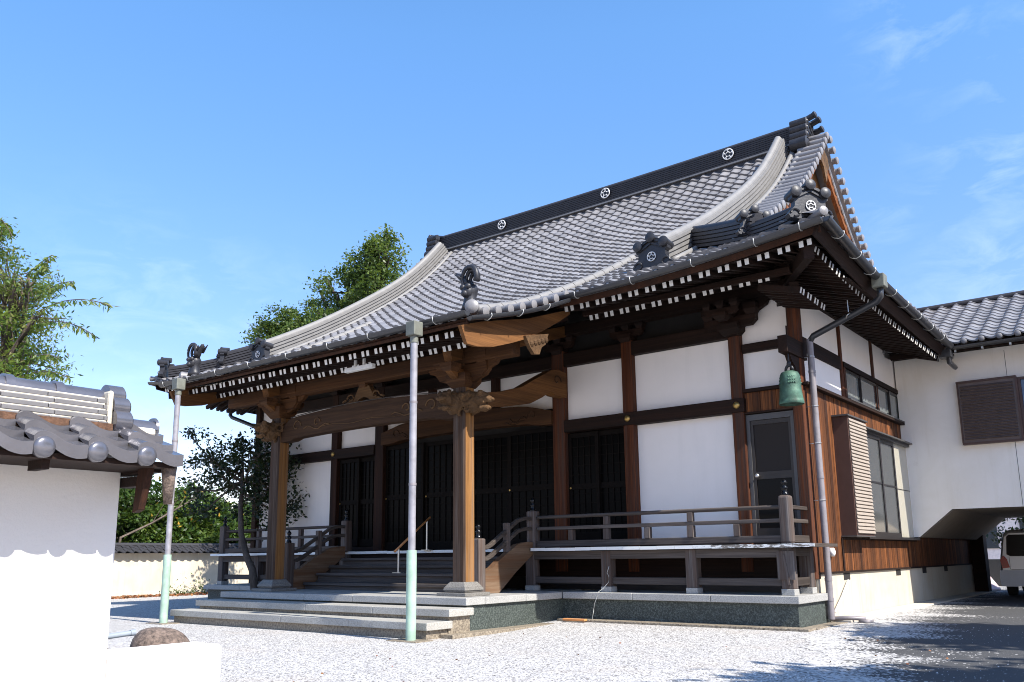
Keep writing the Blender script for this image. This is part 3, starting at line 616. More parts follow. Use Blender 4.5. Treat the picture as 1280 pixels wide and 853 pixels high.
# arc-length table for the front slope
ytab = np.linspace(8.5, 17.75, 400); ztab = np.array([H(v) for v in ytab]); stab = np.concatenate([[0], np.cumsum(np.hypot(np.diff(ytab), np.diff(ztab)))])
S0 = float(np.interp(YE, ytab, stab))
def Pf(x, s, hh):
    y = float(np.interp(s, stab, ytab)); dz = (H(y+.05)-H(y-.05))/.1; nn = math.hypot(1, dz)
    return (x, y-dz/nn*hh, S(x, y)+hh/nn)
def hipx(y): return lerp(-3.38, -6.2, (y-YE)/2.25)
def yofs(s): return float(np.interp(s, stab, ytab))
def in_porch(x, s): return s > .05
def in_main(x, s):
    y = yofs(s+S0); e = abs(x-XC)
    if y < 12.8: return e < -XC+hipx(y)+.05 if True else False
    return e < 5.30
m = MB(); rows_p = int(S0/.24); rowp = S0/rows_p
PXR, PXL = -7.55, mir(-7.55)+.25
tiles(m, PXL, PXR, .262, Pf, rows_p, rowp, lambda x, s: True)
nrm = int((stab[-1]-S0)/.24)+1
tiles(m, XL, XR, .262, lambda x, s, h_: Pf(x, s+S0, h_), nrm, .24, in_main)
RTM = m
# side skirt roofs and back slope (seen from elsewhere)
def side_tiles(sg):
    m = MB()
    def Ps(u, s, hh):
        x = (XR if sg > 0 else XL)-sg*s*.84; e = max(0, 1-(u-YE)/4)
        return (x, u, 4.9+.24*e*e*max(0, 1-s/2)+s*(.31+.05*max(0, min(1, (u-13)/3)))+hh)
    tiles(m, YE, 22, .27, Ps, 11, .24, lambda u, s: s*.84 < (u-YE)*1.25)
    m.build('side_roof_tiles', 'tile', T, smooth=True, autosmooth=35)
side_tiles(1); side_tiles(-1)
m = MB(); yb = np.linspace(YR, 24.9, 14); 
m.add([(x, y, H(2*YR-y)) for y in yb for x in (XC-5.8, XC+5.8)], [(2*i, 2*i+1, 2*i+3, 2*i+2) for i in range(13)])
m.add([(x, y, H(2*YR-y)+.02*((k % 2))) for y in yb[6:] for k, x in enumerate((XC-7.6, XC-5.8, XC+5.8, XC+7.6))][:0], [])
m.build('back_roof', 'tile', T)
# board deck below the tiles
m = MB(); ys_ = list(np.linspace(YE+.03, 17.7, 24)); 
m.add([(x, y, S(x, y)-.07) for y in ys_ for x in np.linspace(mir(-5.5), -5.5, 5)], [(j*5+i, j*5+i+5, j*5+i+6, j*5+i+1) for j in range(23) for i in range(4)])
xs_ = list(np.linspace(XL+.05, XR-.05, 40)); ys2 = list(np.linspace(YE+.03, 12.75, 10))
hx = lambda x, y: min(max(x, mir(hipx(y))+.02), hipx(y)-.02)
m.add([(hx(x, y), y, S(hx(x, y), y)-.075) for y in ys2 for x in xs_], [(j*40+i, j*40+i+40, j*40+i+41, j*40+i+1) for j in range(9) for i in range(39)])
xs3 = list(np.linspace(PXL+.02, PXR-.02, 12)); ys3 = list(np.linspace(8.58, 10.9, 9))
m.add([(x, y, H(y)-.075) for y in ys3 for x in xs3], [(j*12+i, j*12+i+12, j*12+i+13, j*12+i+1) for j in range(8) for i in range(11)])
for sg in (1, -1):
    x0 = XR if sg > 0 else XL
    m.add([(x0-sg*.04, YE+.03, 4.98), (x0-sg*.04, 22, 4.80), (x0-sg*2.2, 22, 5.75), (x0-sg*2.2, 12.6, 5.6)], [(0, 1, 2, 3)])
m.build('roof_boards', 'woodY', T)
# eave end discs
def disc(mb, p, rad, ax, ln=.10):
    p = Vector(p); ax = Vector(ax).normalized()
    mb.lathe([(rad*.97, -ln), (rad, -.01), (rad*.8, .012), (rad*.4, .022)], p, 12, 0, ax)
n = int(round((PXR-PXL)/.262)); wt = (PXR-PXL)/n
for i in range(n): disc(RTM, Pf(PXL+(i+.2)*wt, .0, .02), .043, (0, -1, -.1))
n = int(round((XR-XL)/.262)); wt2 = (XR-XL)/n
for i in range(n):
    x = XL+(i+.2)*wt2
    if x < PXL-.1 or x > PXR+.1: disc(RTM, Pf(x, S0, .02), .043, (0, -1, -.1))
RTM.build('roof_tiles', 'tile', T, smooth=True, autosmooth=35)
# ---------------- ridges
def noshi(path, width, layers, lh, cap, mat, name, parent=T, side=None, top=None, up=(0, 0, 1)):
    m = MB()
    for k in range(layers):
        wv = width/2*(1-.035*k); z0 = k*lh; z1 = z0+lh*.68
        m.sweep(path, [(-wv, z0), (wv, z0), (wv*1.02, z1), (-wv*1.02, z1)], up=up, side=side)
        m.sweep(path, [(-wv*.74, z1), (wv*.74, z1), (wv*.74, z0+lh), (-wv*.74, z0+lh)], up=up, side=side)
    zt = layers*lh; arc = [(cap*math.cos(a_), zt+cap*.95*math.sin(a_)) for a_ in np.linspace(0, math.pi, 9)]
    m.sweep(path, arc, up=up, side=side)
    return m.build(name, mat, parent, smooth=True, autosmooth=28)
xr = list(np.linspace(XC-5.35, XC+5.45, 24))
RZ = 9.62
def rsag(x): return .05*((x-XC)/5.4)**2
m = MB(); m.sweep([(x, YR, RZ+rsag(x)) for x in xr], [(-.25, -.35), (.25, -.35), (.25, .0), (-.25, .0)]); m.build('ridge_base', 'tile_dark', T)
MR = noshi([(x, YR-.02, RZ+rsag(x)) for x in xr], .46, 9, .052, .10, 'tile_dark', 'main_ridge')
m = MB(); m.sweep([(x, YR-.275, RZ-.0+rsag(x)) for x in xr], [(-.03, -.015), (.03, -.015), (.03, .02), (-.03, .02)]); m.build('ridge_roll', 'tile_light', MR)
def crest(c, ax, rad, parent):
    m = MB(); c = Vector(c); az = Vector(ax).normalized(); e = az.cross(Vector((0, 0, 1))).normalized(); u = e.cross(az); u = u if u.z > 0 else -u
    P = lambda rr, t: c+(e*math.cos(t)+u*math.sin(t))*rr*rad
    tr = .085*rad
    ring = [P(.92, 2*math.pi*i/30) for i in range(31)]; m.tube(ring, tr, 6)
    pent = [P(.46, math.pi/2+2*math.pi*i/5) for i in range(6)]; m.tube(pent, tr, 6)
    for i in range(5):
        t = math.pi/2+2*math.pi*i/5; m.tube([P(.46, t), P(.92, t)], tr, 6)
        m.tube([P(.84, t-.3), P(.70, t), P(.84, t+.3)], tr*.8, 6)
    m.build('crest_emblem', 'white', parent, smooth=True)
    b = MB(); b.lathe([(rad*.98, -.02), (rad*.98, -.006)], c, 24, 0, az); b.build('emblem_disc', 'oni', parent)
for x in (-14.06, -10.73, -7.45): crest((x, YR-.275, RZ+.26+rsag(x)), (0, -1, 0), .135, MR)
def slope_path(x, y0, y1, n, off): return [(x, y, S(x, y)+off) for y in np.linspace(y0, y1, n)]
for x in (-6.2, mir(-6.2)):
    noshi(slope_path(x, 11.55, 17.55, 26, .05), .285, 5, .07, .075, 'tile_light', 'descending_ridge', side=(1, 0, 0))
    sg = 1 if x > XC else -1
    for dx, rr in ((-.26, .055), (.24, .055), (.42, .06)):
        m = MB(); m.tube([(x+sg*dx, y, S(x, y)+.075) for y in np.linspace(11.6 if abs(dx) < .3 else 13.2, 17.5, 24)], rr, 8); m.build('round_ridge', 'tile_light', T, smooth=True)
def hip_pt(t, sg): 
    y = lerp(YE, 12.8, t); x = hipx(y); z = S(x, y)
    return (x if sg > 0 else mir(x), y, z)
for sg in (1, -1):
    pth = [Vector(hip_pt(t, sg))+Vector((0, 0, .04)) for t in np.linspace(.42, 1.0, 12)]
    noshi(pth, .30, 5, .062, .07, 'tile_dark', 'corner_ridge')
    pth = [Vector(hip_pt(t, sg))+Vector((0, 0, .02+.05*(1-t)**2)) for t in np.linspace(.10, .47, 10)]
    noshi(pth, .27, 4, .055, .06, 'tile_dark', 'corner_ridge')
def onigawara(c, ax, sc, sideface='oni', cyl=3, emb=True, mat='oni'):
    """demon tile: stepped shield with feet, crest disc and projecting round tiles"""
    c = Vector(c); az = Vector(ax).normalized(); e = Vector((0, 0, 1)).cross(az).normalized(); u = az.cross(e)
    half = [(0, .98), (.28, .90), (.54, .68), (.54, .56), (.46, .5), (.47, .34), (.58, .22), (.68, .10), (.62, .0), (.34, -.03), (.2, .05), (0, .03)]
    poly = [(x*sc, y*sc) for x, y in half]+[(-x*sc, y*sc) for x, y in half[-2:0:-1]]
    m = MB(); m.prism(poly[::-1], c+az*(.10*sc), e, u, -.28*sc if False else .0001) if False else None
    v0 = c-az*(.14*sc); 
    n_ = len(poly); A = [v0+e*x+u*y for x, y in poly]; B = [v0+az*(.24*sc)+e*x+u*y for x, y in poly]
    m.add(A+B, [tuple(range(n_)), tuple(range(2*n_-1, n_-1, -1))] + [(i, n_+i, n_+(i+1) % n_, (i+1) % n_) for i in range(n_)])
    for k, (hh, wv) in enumerate(((.93, .44), (.80, .40))):     # chevrons
        f0 = c+az*(.10*sc)
        for sg in (-1, 1): m.bar(f0+u*(hh*sc)+e*0, f0+u*((hh-.2)*sc)+e*(sg*wv*sc), .05*sc, .09*sc, 0, az)
    for sg in (-1, 1):                                          # curls at the feet
        m.tube([c+az*(.11*sc)+e*(sg*(.48+.13*math.cos(t))*sc)+u*((.14+.11*math.sin(t))*sc) for t in np.linspace(0, 5, 10)], .035*sc, 6)
    o = m.build('ridge_end_tile', mat, T)
    cy = MB()
    spots = {3: [(-.44, .74), (.0, .96), (.44, .74)], 2: [(-.3, .86), (.3, .86)]}[cyl]
    for x, y in spots:
        b = c+e*(x*sc)+u*(y*sc); cy.lathe([(.13*sc, -.3*sc), (.14*sc, .12*sc), (.16*sc, .13*sc), (.16*sc, .2*sc), (.08*sc, .24*sc)], b, 14, 0, az+u*.05)
    cy.build('round_tile', 'oni' if mat == 'oni' else mat, o, smooth=True, autosmooth=40)
    if emb: crest(c+az*(.125*sc)+u*(.36*sc), az, .155*sc, o)
    return o
for x in (-6.2, mir(-6.2)):
    onigawara((x, 11.42, S(x, 11.42)+.03), (0, -1, 0), .50)
for sg in (1, -1):
    dirv = (Vector(hip_pt(0, sg))-Vector(hip_pt(1, sg))); dirv.z = 0
    p = Vector(hip_pt(.06, sg)); onigawara(p+Vector((0, 0, .06)), dirv+Vector((.0, -.25, 0)), .46)
    p = Vector(hip_pt(.44, sg)); onigawara(p+Vector((0, 0, .10)), dirv+Vector((.0, -.25, 0)), .40, emb=False)
    m = MB(); p = Vector(hip_pt(.0, sg)); m.lathe([(.05, -.25), (.055, .06), (.062, .065), (.062, .10), (.035, .115)], p+Vector((0, 0, .08)), 14, 0, dirv); m.build('round_tile', 'tile', T, smooth=True, autosmooth=40)
# main ridge ends
for sg in (1, -1):
    xe = XC+sg*5.32
    m = MB(); m.box(min(xe, xe+sg*.18), max(xe, xe+sg*.18), YR-.36, YR+.36, RZ-.12, RZ+.52)
    for sy in (-1, 1):
        for k in range(4):
            rr = (.15, .10, .095, .095)[k]; zz = RZ-.06+(0, .2, .36, .51)[k]
            m.lathe([(rr*.96, -.16), (rr, .19), (rr*.7, .205), (rr*.66, .19), (rr*.3, .22)], (xe+sg*.05, YR+sy*(.40-.02*k), zz), 14, 0, (sg, 0, 0))
    for k in range(5): m.tube([(xe+sg*.19, YR+.22*math.cos(t+k)*(1-t/9), RZ+.12+.09*k+.1*math.sin(t*1.3)) for t in np.linspace(0, 4, 9)], .03, 5)
    o = m.build('ridge_end_tile', 'oni', T, smooth=True, autosmooth=40)
    c_ = MB()
    for yy_, zz in ((-.15, .56), (.13, .56), (.28, .40)):
        c_.lathe([(.06, -.35), (.066, .24), (.078, .25), (.078, .29), (.04, .31)], (xe+sg*.1, YR+yy_, RZ+zz), 14, 0, (sg, 0, .28))
    c_.build('round_tile', 'oni', o, smooth=True, autosmooth=40)
# gable
XG = XC+5.8
for sg in (1, -1):
    xg = XC+sg*5.42
    m = MB(); n_ = 22; yv = np.linspace(12.9, 2*YR-12.9, 2*n_+1)
    m.add([(xg, y, H(y if y < YR else 2*YR-y)-.1) for y in yv]+[(xg, y, 5.4) for y in yv], [((i, i+1, 2*n_+2+i, 2*n_+1+i)) for i in range(2*n_)])
    gw = m.build('gable_wall', 'boardX', T)
    for fb in (0, 1):
        f = (lambda y: y) if fb == 0 else (lambda y: 2*YR-y)
        yv = np.linspace(12.75, YR, 20); m = MB()
        xa, xb = XC+sg*5.62, XC+sg*5.70; xa, xb = min(xa, xb), max(xa, xb)
        top = [(f(y), H(y)-.02) for y in yv]; bot = [(f(y), H(y)-.40+.06*math.sin((y-12.75)/5*math.pi)) for y in yv]
        n2 = len(yv); V = [(x, *p) for x in (xa, xb) for p in top+bot]
        fs = []
        for i in range(n2-1):
            for b_ in (0, 2*n2): fs.append((b_+i, b_+i+1, b_+n2+i+1, b_+n2+i))
            fs += [(i, i+1, 2*n2+i+1, 2*n2+i), (n2+i, n2+i+1, 3*n2+i+1, 3*n2+i)]
        m.add(V, fs); bb = m.build('barge_board', 'gable_barge', T)
        m = MB(); m.sweep([(XC+sg*5.715, f(y), H(y)-.075) for y in yv], [(-.012, -.03), (.012, -.03), (.012, .03), (-.012, .03)], side=(1, 0, 0)); m.build('white_trim', 'white', bb)
        m = MB(); m.sweep([(XC+sg*5.66, f(y), H(y)+.0) for y in yv], [(-.14, -.02), (.14, -.02), (.14, .03), (-.14, .03)], side=(1, 0, 0)); 
        L = 0; yprev = 12.8; y = 12.8
        while y < YR-.1:
            dzz = (H(y+.05)-H(y-.05))/.1
            xx0, xx1 = XC+sg*5.48, XC+sg*5.86
            m.lathe([(.066, -.50), (.07, -.0), (.082, .005), (.082, .045), (.04, .065)], (xx1, f(y), H(y)+.075), 12, 0, (sg, 0, -.06))
            y += .245/math.hypot(1, dzz)
        m.build('verge_tiles', 'tile', T, smooth=True, autosmooth=40)
m = MB()   # gable pendant
m.prism([(0, 0), (.18, -.1), (.26, -.32), (.12, -.42), (.06, -.62), (0, -.75), (-.06, -.62), (-.12, -.42), (-.26, -.32), (-.18, -.1)], (XC+5.72, YR, H(YR)-.3), (0, 1, 0), (0, 0, 1), .05); m.build('gable_pendant', 'carve', T)
# porch verge: ridge + tile ends + corner ornament
for sg in (1, -1):
    px = -7.58 if sg > 0 else PXL+.03
    sheet_strip([(px-sg*.02, y, H(y)-.05) for y in np.linspace(8.6, 10.6, 8)], [(px+sg*(.16+.26*(y-8.47)/2), y, H(y)-.055) for y in np.linspace(8.6, 10.6, 8)], 'verge_board', 'bargeboard')  # board added under the verge tiles to stop sun dapples on the barge board
    m = MB(); pth = slope_path(px, 8.75, 13.2, 30, .07)
    pth = [(p[0]+(sg*.0), p[1], p[2]) for p in pth]
    m.tube(pth, .085, 12)
    for k in range(2, 30, 2): m.tube([Vector(pth[k])-Vector((0, .012, .005)), Vector(pth[k])+Vector((0, .012, .005))], .092, 12)
    m.build('verge_ridge', 'tile_light', T, smooth=True, autosmooth=50)
    m = MB(); y = 8.85
    while y < 10.6:
        m.lathe([(.055, -.3), (.06, .0), (.07, .004), (.07, .045), (.03, .058)], (px+sg*(.12+.24*(y-8.85)/1.75), y, H(y)+.03), 12, 0, (sg, 0, -.08)); y += .235
    m.build('verge_tiles', 'tile', T, smooth=True, autosmooth=40)
    m = MB(); b = Vector((px-.0, 8.74, H(8.74)+.02))
    m.lathe([(.092, -.1), (.098, .05), (.07, .075), (.03, .085)], b+Vector((sg*.06, -.06, .08)), 16, 0, (sg*.5, -.8, 0)); m.build('round_tile', 'tile', T, smooth=True, autosmooth=40)
    m = MB(); b = b+Vector((-sg*.08, .06, .10))
    m.lathe([(.13, 0), (.11, .06), (.085, .14), (.10, .22), (.12, .28), (.09, .34), (.03, .38)], b, 12)
    for k in range(3):
        rr = .15-.04*k
        m.tube([b+Vector((sg*.03+rr*math.cos(t)*.9, (-.05+.05*k), .45+rr*math.sin(t))) for t in np.linspace(-.6, 4.3, 14)], [.045-.002*q for q in range(14)], 7)
    m.tube([b+Vector((-sg*(.05+.05*k), 0, .34+.06*k+.03*math.sin(k))) for k in range(5)], [.06, .06, .05, .04, .02], 7)
    for k in range(4): m.tube([b+Vector((-sg*.1, -.04+.04*k, .45)), b+Vector((-sg*(.22+.02*k), -.08+.05*k, .53+.03*(k % 2)))], [.035, .008], 6)
    m.ball(b+Vector((0, -.06, .24)), .09, .08, .1); m.ball(b+Vector((sg*.05, -.10, .30)), .045); m.ball(b+Vector((-sg*.05, -.10, .30)), .045); m.ball(b+Vector((0, -.12, .2)), .05)
    m.build('roof_ornament', 'oni', T, smooth=True)
# ---------------- gutters
def gutter(path, rad=.068, name='gutter'):
    m = MB(); sec = [(rad*math.cos(a_), rad*math.sin(a_)) for a_ in np.linspace(math.pi, 2*math.pi, 9)]+[(rad*.86*math.cos(a_), rad*.86*math.sin(a_)+.003) for a_ in np.linspace(2*math.pi, math.pi, 9)]
    m.sweep(path, sec); 
    for e_ in (0, -1):
        p = Vector(path[e_]); q = Vector(path[1 if e_ == 0 else -2]); a_ = (q-p).normalized(); sd = a_.cross(Vector((0, 0, 1))).normalized(); u = sd.cross(a_)
        m.add([p+sd*x+u*y for x, y in sec[:9]], [tuple(range(9))])
    return m.build(name, 'gutter', T, smooth=True, autosmooth=50)
YG = 8.47
def zpg(x): return 4.165+.02*((x-XC)/4)**2
pg = [(x, YG, zpg(x)) for x in np.linspace(PXL-.42, PXR+.12, 20)]
mg = [(x, YE-.08, S(x, YE)-.02) for x in np.linspace(-7.3, XR+.05, 16)]
mgl = [(mir(x), y, z) for x, y, z in mg]
sg_ = [(XR+.08, y, z) for y, z in ((YE-.05, 5.075), (11.2, 4.99), (12.0, 4.90), (12.9, 4.83), (14.2, 4.78), (16, 4.74), (17.3, 4.715))]
sgl = [(mir(x), y, z) for x, y, z in sg_]
gp = gutter(pg); g1 = gutter(mg); gutter(mgl); g2 = gutter(sg_); gutter(sgl)
gs = [gutter([(px+sg*(.16+.26*(y-YG)/2), y, H(y)-.03) for y in np.linspace(YG, YE-.12, 6)], .06) for px, sg in ((PXR, 1), (PXL, -1))]
bk = MB(); bk.tube([(0, -.07, .015), (.004, -.073, -.02), (.0, -.05, -.058), (0, 0, -.075), (0, .05, -.06), (0, .09, -.03)], .006, 5); BK = bk.build('gutter_bracket', 'wire', gp, smooth=True)
BK.location = Vector((-9.3, YG, zpg(-9.3)))-worldloc(gp)
def brk(par, p, rz=0):
    c = BK.copy(); COL.objects.link(c); c.parent = par; c.location = Vector(p)-worldloc(par); c.rotation_euler = (0, 0, rz)
for x in (-8.0, -10.2, -11.2, -12.2, -13.15, -14.0, -14.8): brk(gp, (x, YG, zpg(x)))
for x in (-7.0, -6.05, -5.1, -4.2, -3.6): brk(g1, (x, YE-.08, S(x, YE)-.02))
for y in (11.0, 11.7, 12.35, 13.4, 14.1, 14.9, 15.7, 16.5): brk(g2, (XR+.08, y, float(np.interp(y, [p[1] for p in sg_], [p[2] for p in sg_]))), math.pi/2)
for y in (8.8, 9.4, 9.95): brk(gs[0], (PXR+.16+.26*(y-YG)/2, y, H(y)-.03), math.pi/2)
# wall downpipe on the right corner
m = MB(); xg = XR+.10
m.box(xg-.09, xg+.09, 12.6, 12.78, 4.68, 4.88); m.build('rain_hopper', 'hopper', T, bevel=.015)
m = MB(); m.tube([(xg, 12.69, 4.7), (xg, 12.69, 4.56), (xg-.06, 12.70, 4.50), (-4.30, 12.76, 4.16), (-4.36, 12.76, 4.08)], .048, 12); dp0 = m.build('offset_pipe', 'gutter', T, smooth=True)
m = MB(); m.tube([(mir(xg), 12.69, 4.7), (mir(xg), 12.69, 4.56), (mir(xg-.06), 12.70, 4.50), (mir(-4.30), 12.76, 4.16), (mir(-4.36), 12.76, 4.0), (mir(-4.36), 12.76, .05)], .048, 12); m.build('downpipe', 'gutter', T, smooth=True)
m = MB(); m.tube([(-4.36, 12.76, 4.12), (-4.36, 12.76, 3.9), (-4.36, 12.76, .05)], .048, 14)
for z in (3.62, 2.05, .60, .32): m.tube([(-4.36, 12.76, z-.02), (-4.36, 12.76, z+.02)], .053, 14)
m.build('downpipe', 'pipe', T, smooth=True, autosmooth=50)
for z in (3.85, 3.1, 2.55, 1.72): 
    m = MB(); m.tube([(-4.36, 12.76, z-.006), (-4.36, 12.76, z+.006)], .056, 14); m.bar((-4.4, 12.76, z), (-4.52, 12.76, z), .02, .01); m.build('pipe_clip', 'steel', T)
m = MB(); m.tube([(-3.75, 12.71, 4.42), (-3.75, 12.71, 4.6)], .008, 6); m.tube([(-3.75+.058*math.cos(t)*.6, 12.71+.058*math.sin(t), 4.36+.035*math.cos(t)) for t in np.linspace(0, 6.28, 14)], .008, 5); m.build('pipe_clip', 'steel', T)
# ---------------- eave boards, rafters
xa = list(np.linspace(PXL, PXR, 14))
sheet_strip([(x, 8.60, H(8.6)-.03) for x in xa], [(x, 8.65, H(8.6)-.10) for x in xa], 'eave_board', 'bargeboard')
for f in (lambda x: x, mir):
    xa = list(np.linspace(-7.4, XR-.02, 16))
    sheet_strip([(f(x), YE+.03, S(x, YE)-.05) for x in xa], [(f(x), YE+.08, S(x, YE)-.125) for x in xa], 'eave_board', 'bargeboard')
    ya = list(np.linspace(YE, 22, 16)); zs = [float(np.interp(y, [10.5, 11.2, 12, 12.9, 14.2, 16, 17.3, 22], [5.05, 4.97, 4.88, 4.81, 4.76, 4.72, 4.70, 4.7])) for y in ya]
    sheet_strip([(f(XR-.02), y, z) for y, z in zip(ya, zs)], [(f(XR-.1), y, z-.15) for y, z in zip(ya, zs)], 'eave_board', 'woodY')
nraf = [0]; REST = MB()
RW, RH = .058, .082
proto = {}
def rafter(p, q, keep, key=None):
    p, q = Vector(p), Vector(q)
    if keep and nraf[0] < 100:
        nraf[0] += 1; dv = tuple(round(c, 3) for c in (q-p))
        if dv not in proto:
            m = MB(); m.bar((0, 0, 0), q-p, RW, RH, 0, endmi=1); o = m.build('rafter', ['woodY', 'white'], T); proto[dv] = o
        else:
            o = proto[dv].copy(); COL.objects.link(o); o.parent = T
        o.location = p-worldloc(T)
    else: REST.bar(p, q, RW, RH, 0, endmi=1)
def pairs(a0, a1, pitch=.285):
    n_ = int(round((a1-a0)/pitch)); return [a0+(a1-a0)*(i+.5)/n_+s_*.053 for i in range(n_) for s_ in (-1, 1)]
for x in pairs(-15.05, PXR-.05):
    rafter((x, 8.78, H(8.6)-.15), (x, 9.75, H(8.6)+.08), x > -13.4)
    rafter((x, 9.36, H(8.6)-.145), (x, 11.2, H(8.6)+.55), x > -13.4)
for f, kp in ((lambda x: x, True), (mir, False)):
    for x in pairs(-7.45, -3.5):
        zu = up(x, YE)*.85
        rafter((f(x), 10.72, 4.70+zu), (f(x), 11.75, 4.98+zu*.6), False)
        if x < -4.3: rafter((f(x), 11.42, 4.715+zu*.35), (f(x), 12.9, 5.2), False)
for f in (lambda x: x, mir):
    sgx = 1 if f(0) == 0 else -1
    for y in pairs(10.9, 17.9):
        z = float(np.interp(y, [10.5, 11.2, 12, 12.9, 14.2, 16, 18], [4.92, 4.84, 4.76, 4.68, 4.62, 4.59, 4.58]))
        rafter((f(-3.60), y, z-.0), (f(-4.45), y, z+.26), False)
        if y < 14: rafter((f(-4.02), y+.0, 4.46+.35*max(0, (z-4.62))), (f(-4.62), y, 4.62+.35*max(0, z-4.62)), False) if 11.4 < y < 12.6 else None
tag(REST.build('rafter_rows', ['woodY', 'white'], T), kind='stuff')
# kioi boards above the lower rafters, soffit
m = MB(); m.box(PXL+.05, PXR-.03, 9.33, 9.42, H(8.6)-.108, H(8.6)-.02); m.build('eave_batten', 'woodX', T)
for f in (lambda x: x, mir):
    a_, b_ = sorted((f(-7.5), f(-4.1)))
    m = MB(); m.box(a_, b_, 11.38, 11.47, 4.757, 4.84); m.build('eave_batten', 'woodX', T)
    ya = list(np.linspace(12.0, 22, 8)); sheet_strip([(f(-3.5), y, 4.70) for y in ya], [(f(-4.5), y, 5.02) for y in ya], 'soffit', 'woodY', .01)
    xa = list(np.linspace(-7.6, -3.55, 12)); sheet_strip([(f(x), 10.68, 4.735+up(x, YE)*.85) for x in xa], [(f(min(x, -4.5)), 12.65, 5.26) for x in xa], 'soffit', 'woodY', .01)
# hip rafter
for f in (lambda x: x, mir):
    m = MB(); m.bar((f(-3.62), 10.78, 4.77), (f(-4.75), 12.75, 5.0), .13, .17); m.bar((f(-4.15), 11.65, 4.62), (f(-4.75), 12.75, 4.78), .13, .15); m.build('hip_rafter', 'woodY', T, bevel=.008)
# purlins on brackets along the main wall
def bracket(x, y, z, sc=1.0, mat='woodX', par=None, arms=True):
    m = MB()
    def masu(px, py, pz, s_=.17):
        h_ = .14*sc
        a_, b_ = s_*sc/2, s_*sc/2*.68
        v = [(px+i*b_, py+j*b_, pz) for i, j in ((-1, -1), (1, -1), (1, 1), (-1, 1))]+[(px+i*a_, py+j*a_, pz+h_*.45) for i, j in ((-1, -1), (1, -1), (1, 1), (-1, 1))]+[(px+i*a_, py+j*a_, pz+h_) for i, j in ((-1, -1), (1, -1), (1, 1), (-1, 1))]
        fs = [(3, 2, 1, 0), (8, 9, 10, 11)]
        for k in (0, 4):
            for q in range(4): fs.append((k+q, k+(q+1) % 4, k+4+(q+1) % 4, k+4+q))
        m.add(v, fs)
    masu(x, y, z, .26)
    zz = z+.10*sc; L = .34*sc
    if arms:
        pr = [(-L, .13*sc), (-L, .06*sc), (-L*.8, .0), (L*.8, .0), (L, .06*sc), (L, .13*sc)]
        m.prism(pr, (x, y+.045*sc, zz), (1, 0, 0), (0, 0, 1), .09*sc)
        for dx in (-L*.82, 0, L*.82): masu(x+dx, y, zz+.13*sc, .16)
    return m.build('bracket_block', mat, T)
for x in (-8.86, -7.43): 
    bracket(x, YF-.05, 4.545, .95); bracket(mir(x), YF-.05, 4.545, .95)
for x in (-5.49, mir(-5.49)): 
    bracket(x, YF-.16, 4.32, 1.25); bracket(x, YF-.5, 4.5, .8)
beamx(mir(-4.4), -4.4, 4.86, 5.06, YF-.17, YF+.02, bev=.01)
for f in (lambda a_, b_: (a_, b_), lambda a_, b_: (mir(b_), mir(a_))):
    q = f(-5.35, -4.95); m = MB()
    m.prism([(-.32, .5), (.42, .5), (.32, .3), (.16, .22), (.12, .1), (-.05, .02), (-.32, -.15)], (-5.5+.25 if q[0] > XC else mir(-5.5+.25), YF-.02, 4.45), (1 if q[0] > XC else -1, 0, 0), (0, 0, 1), .1); m.build('carved_arm', 'woodX', T)
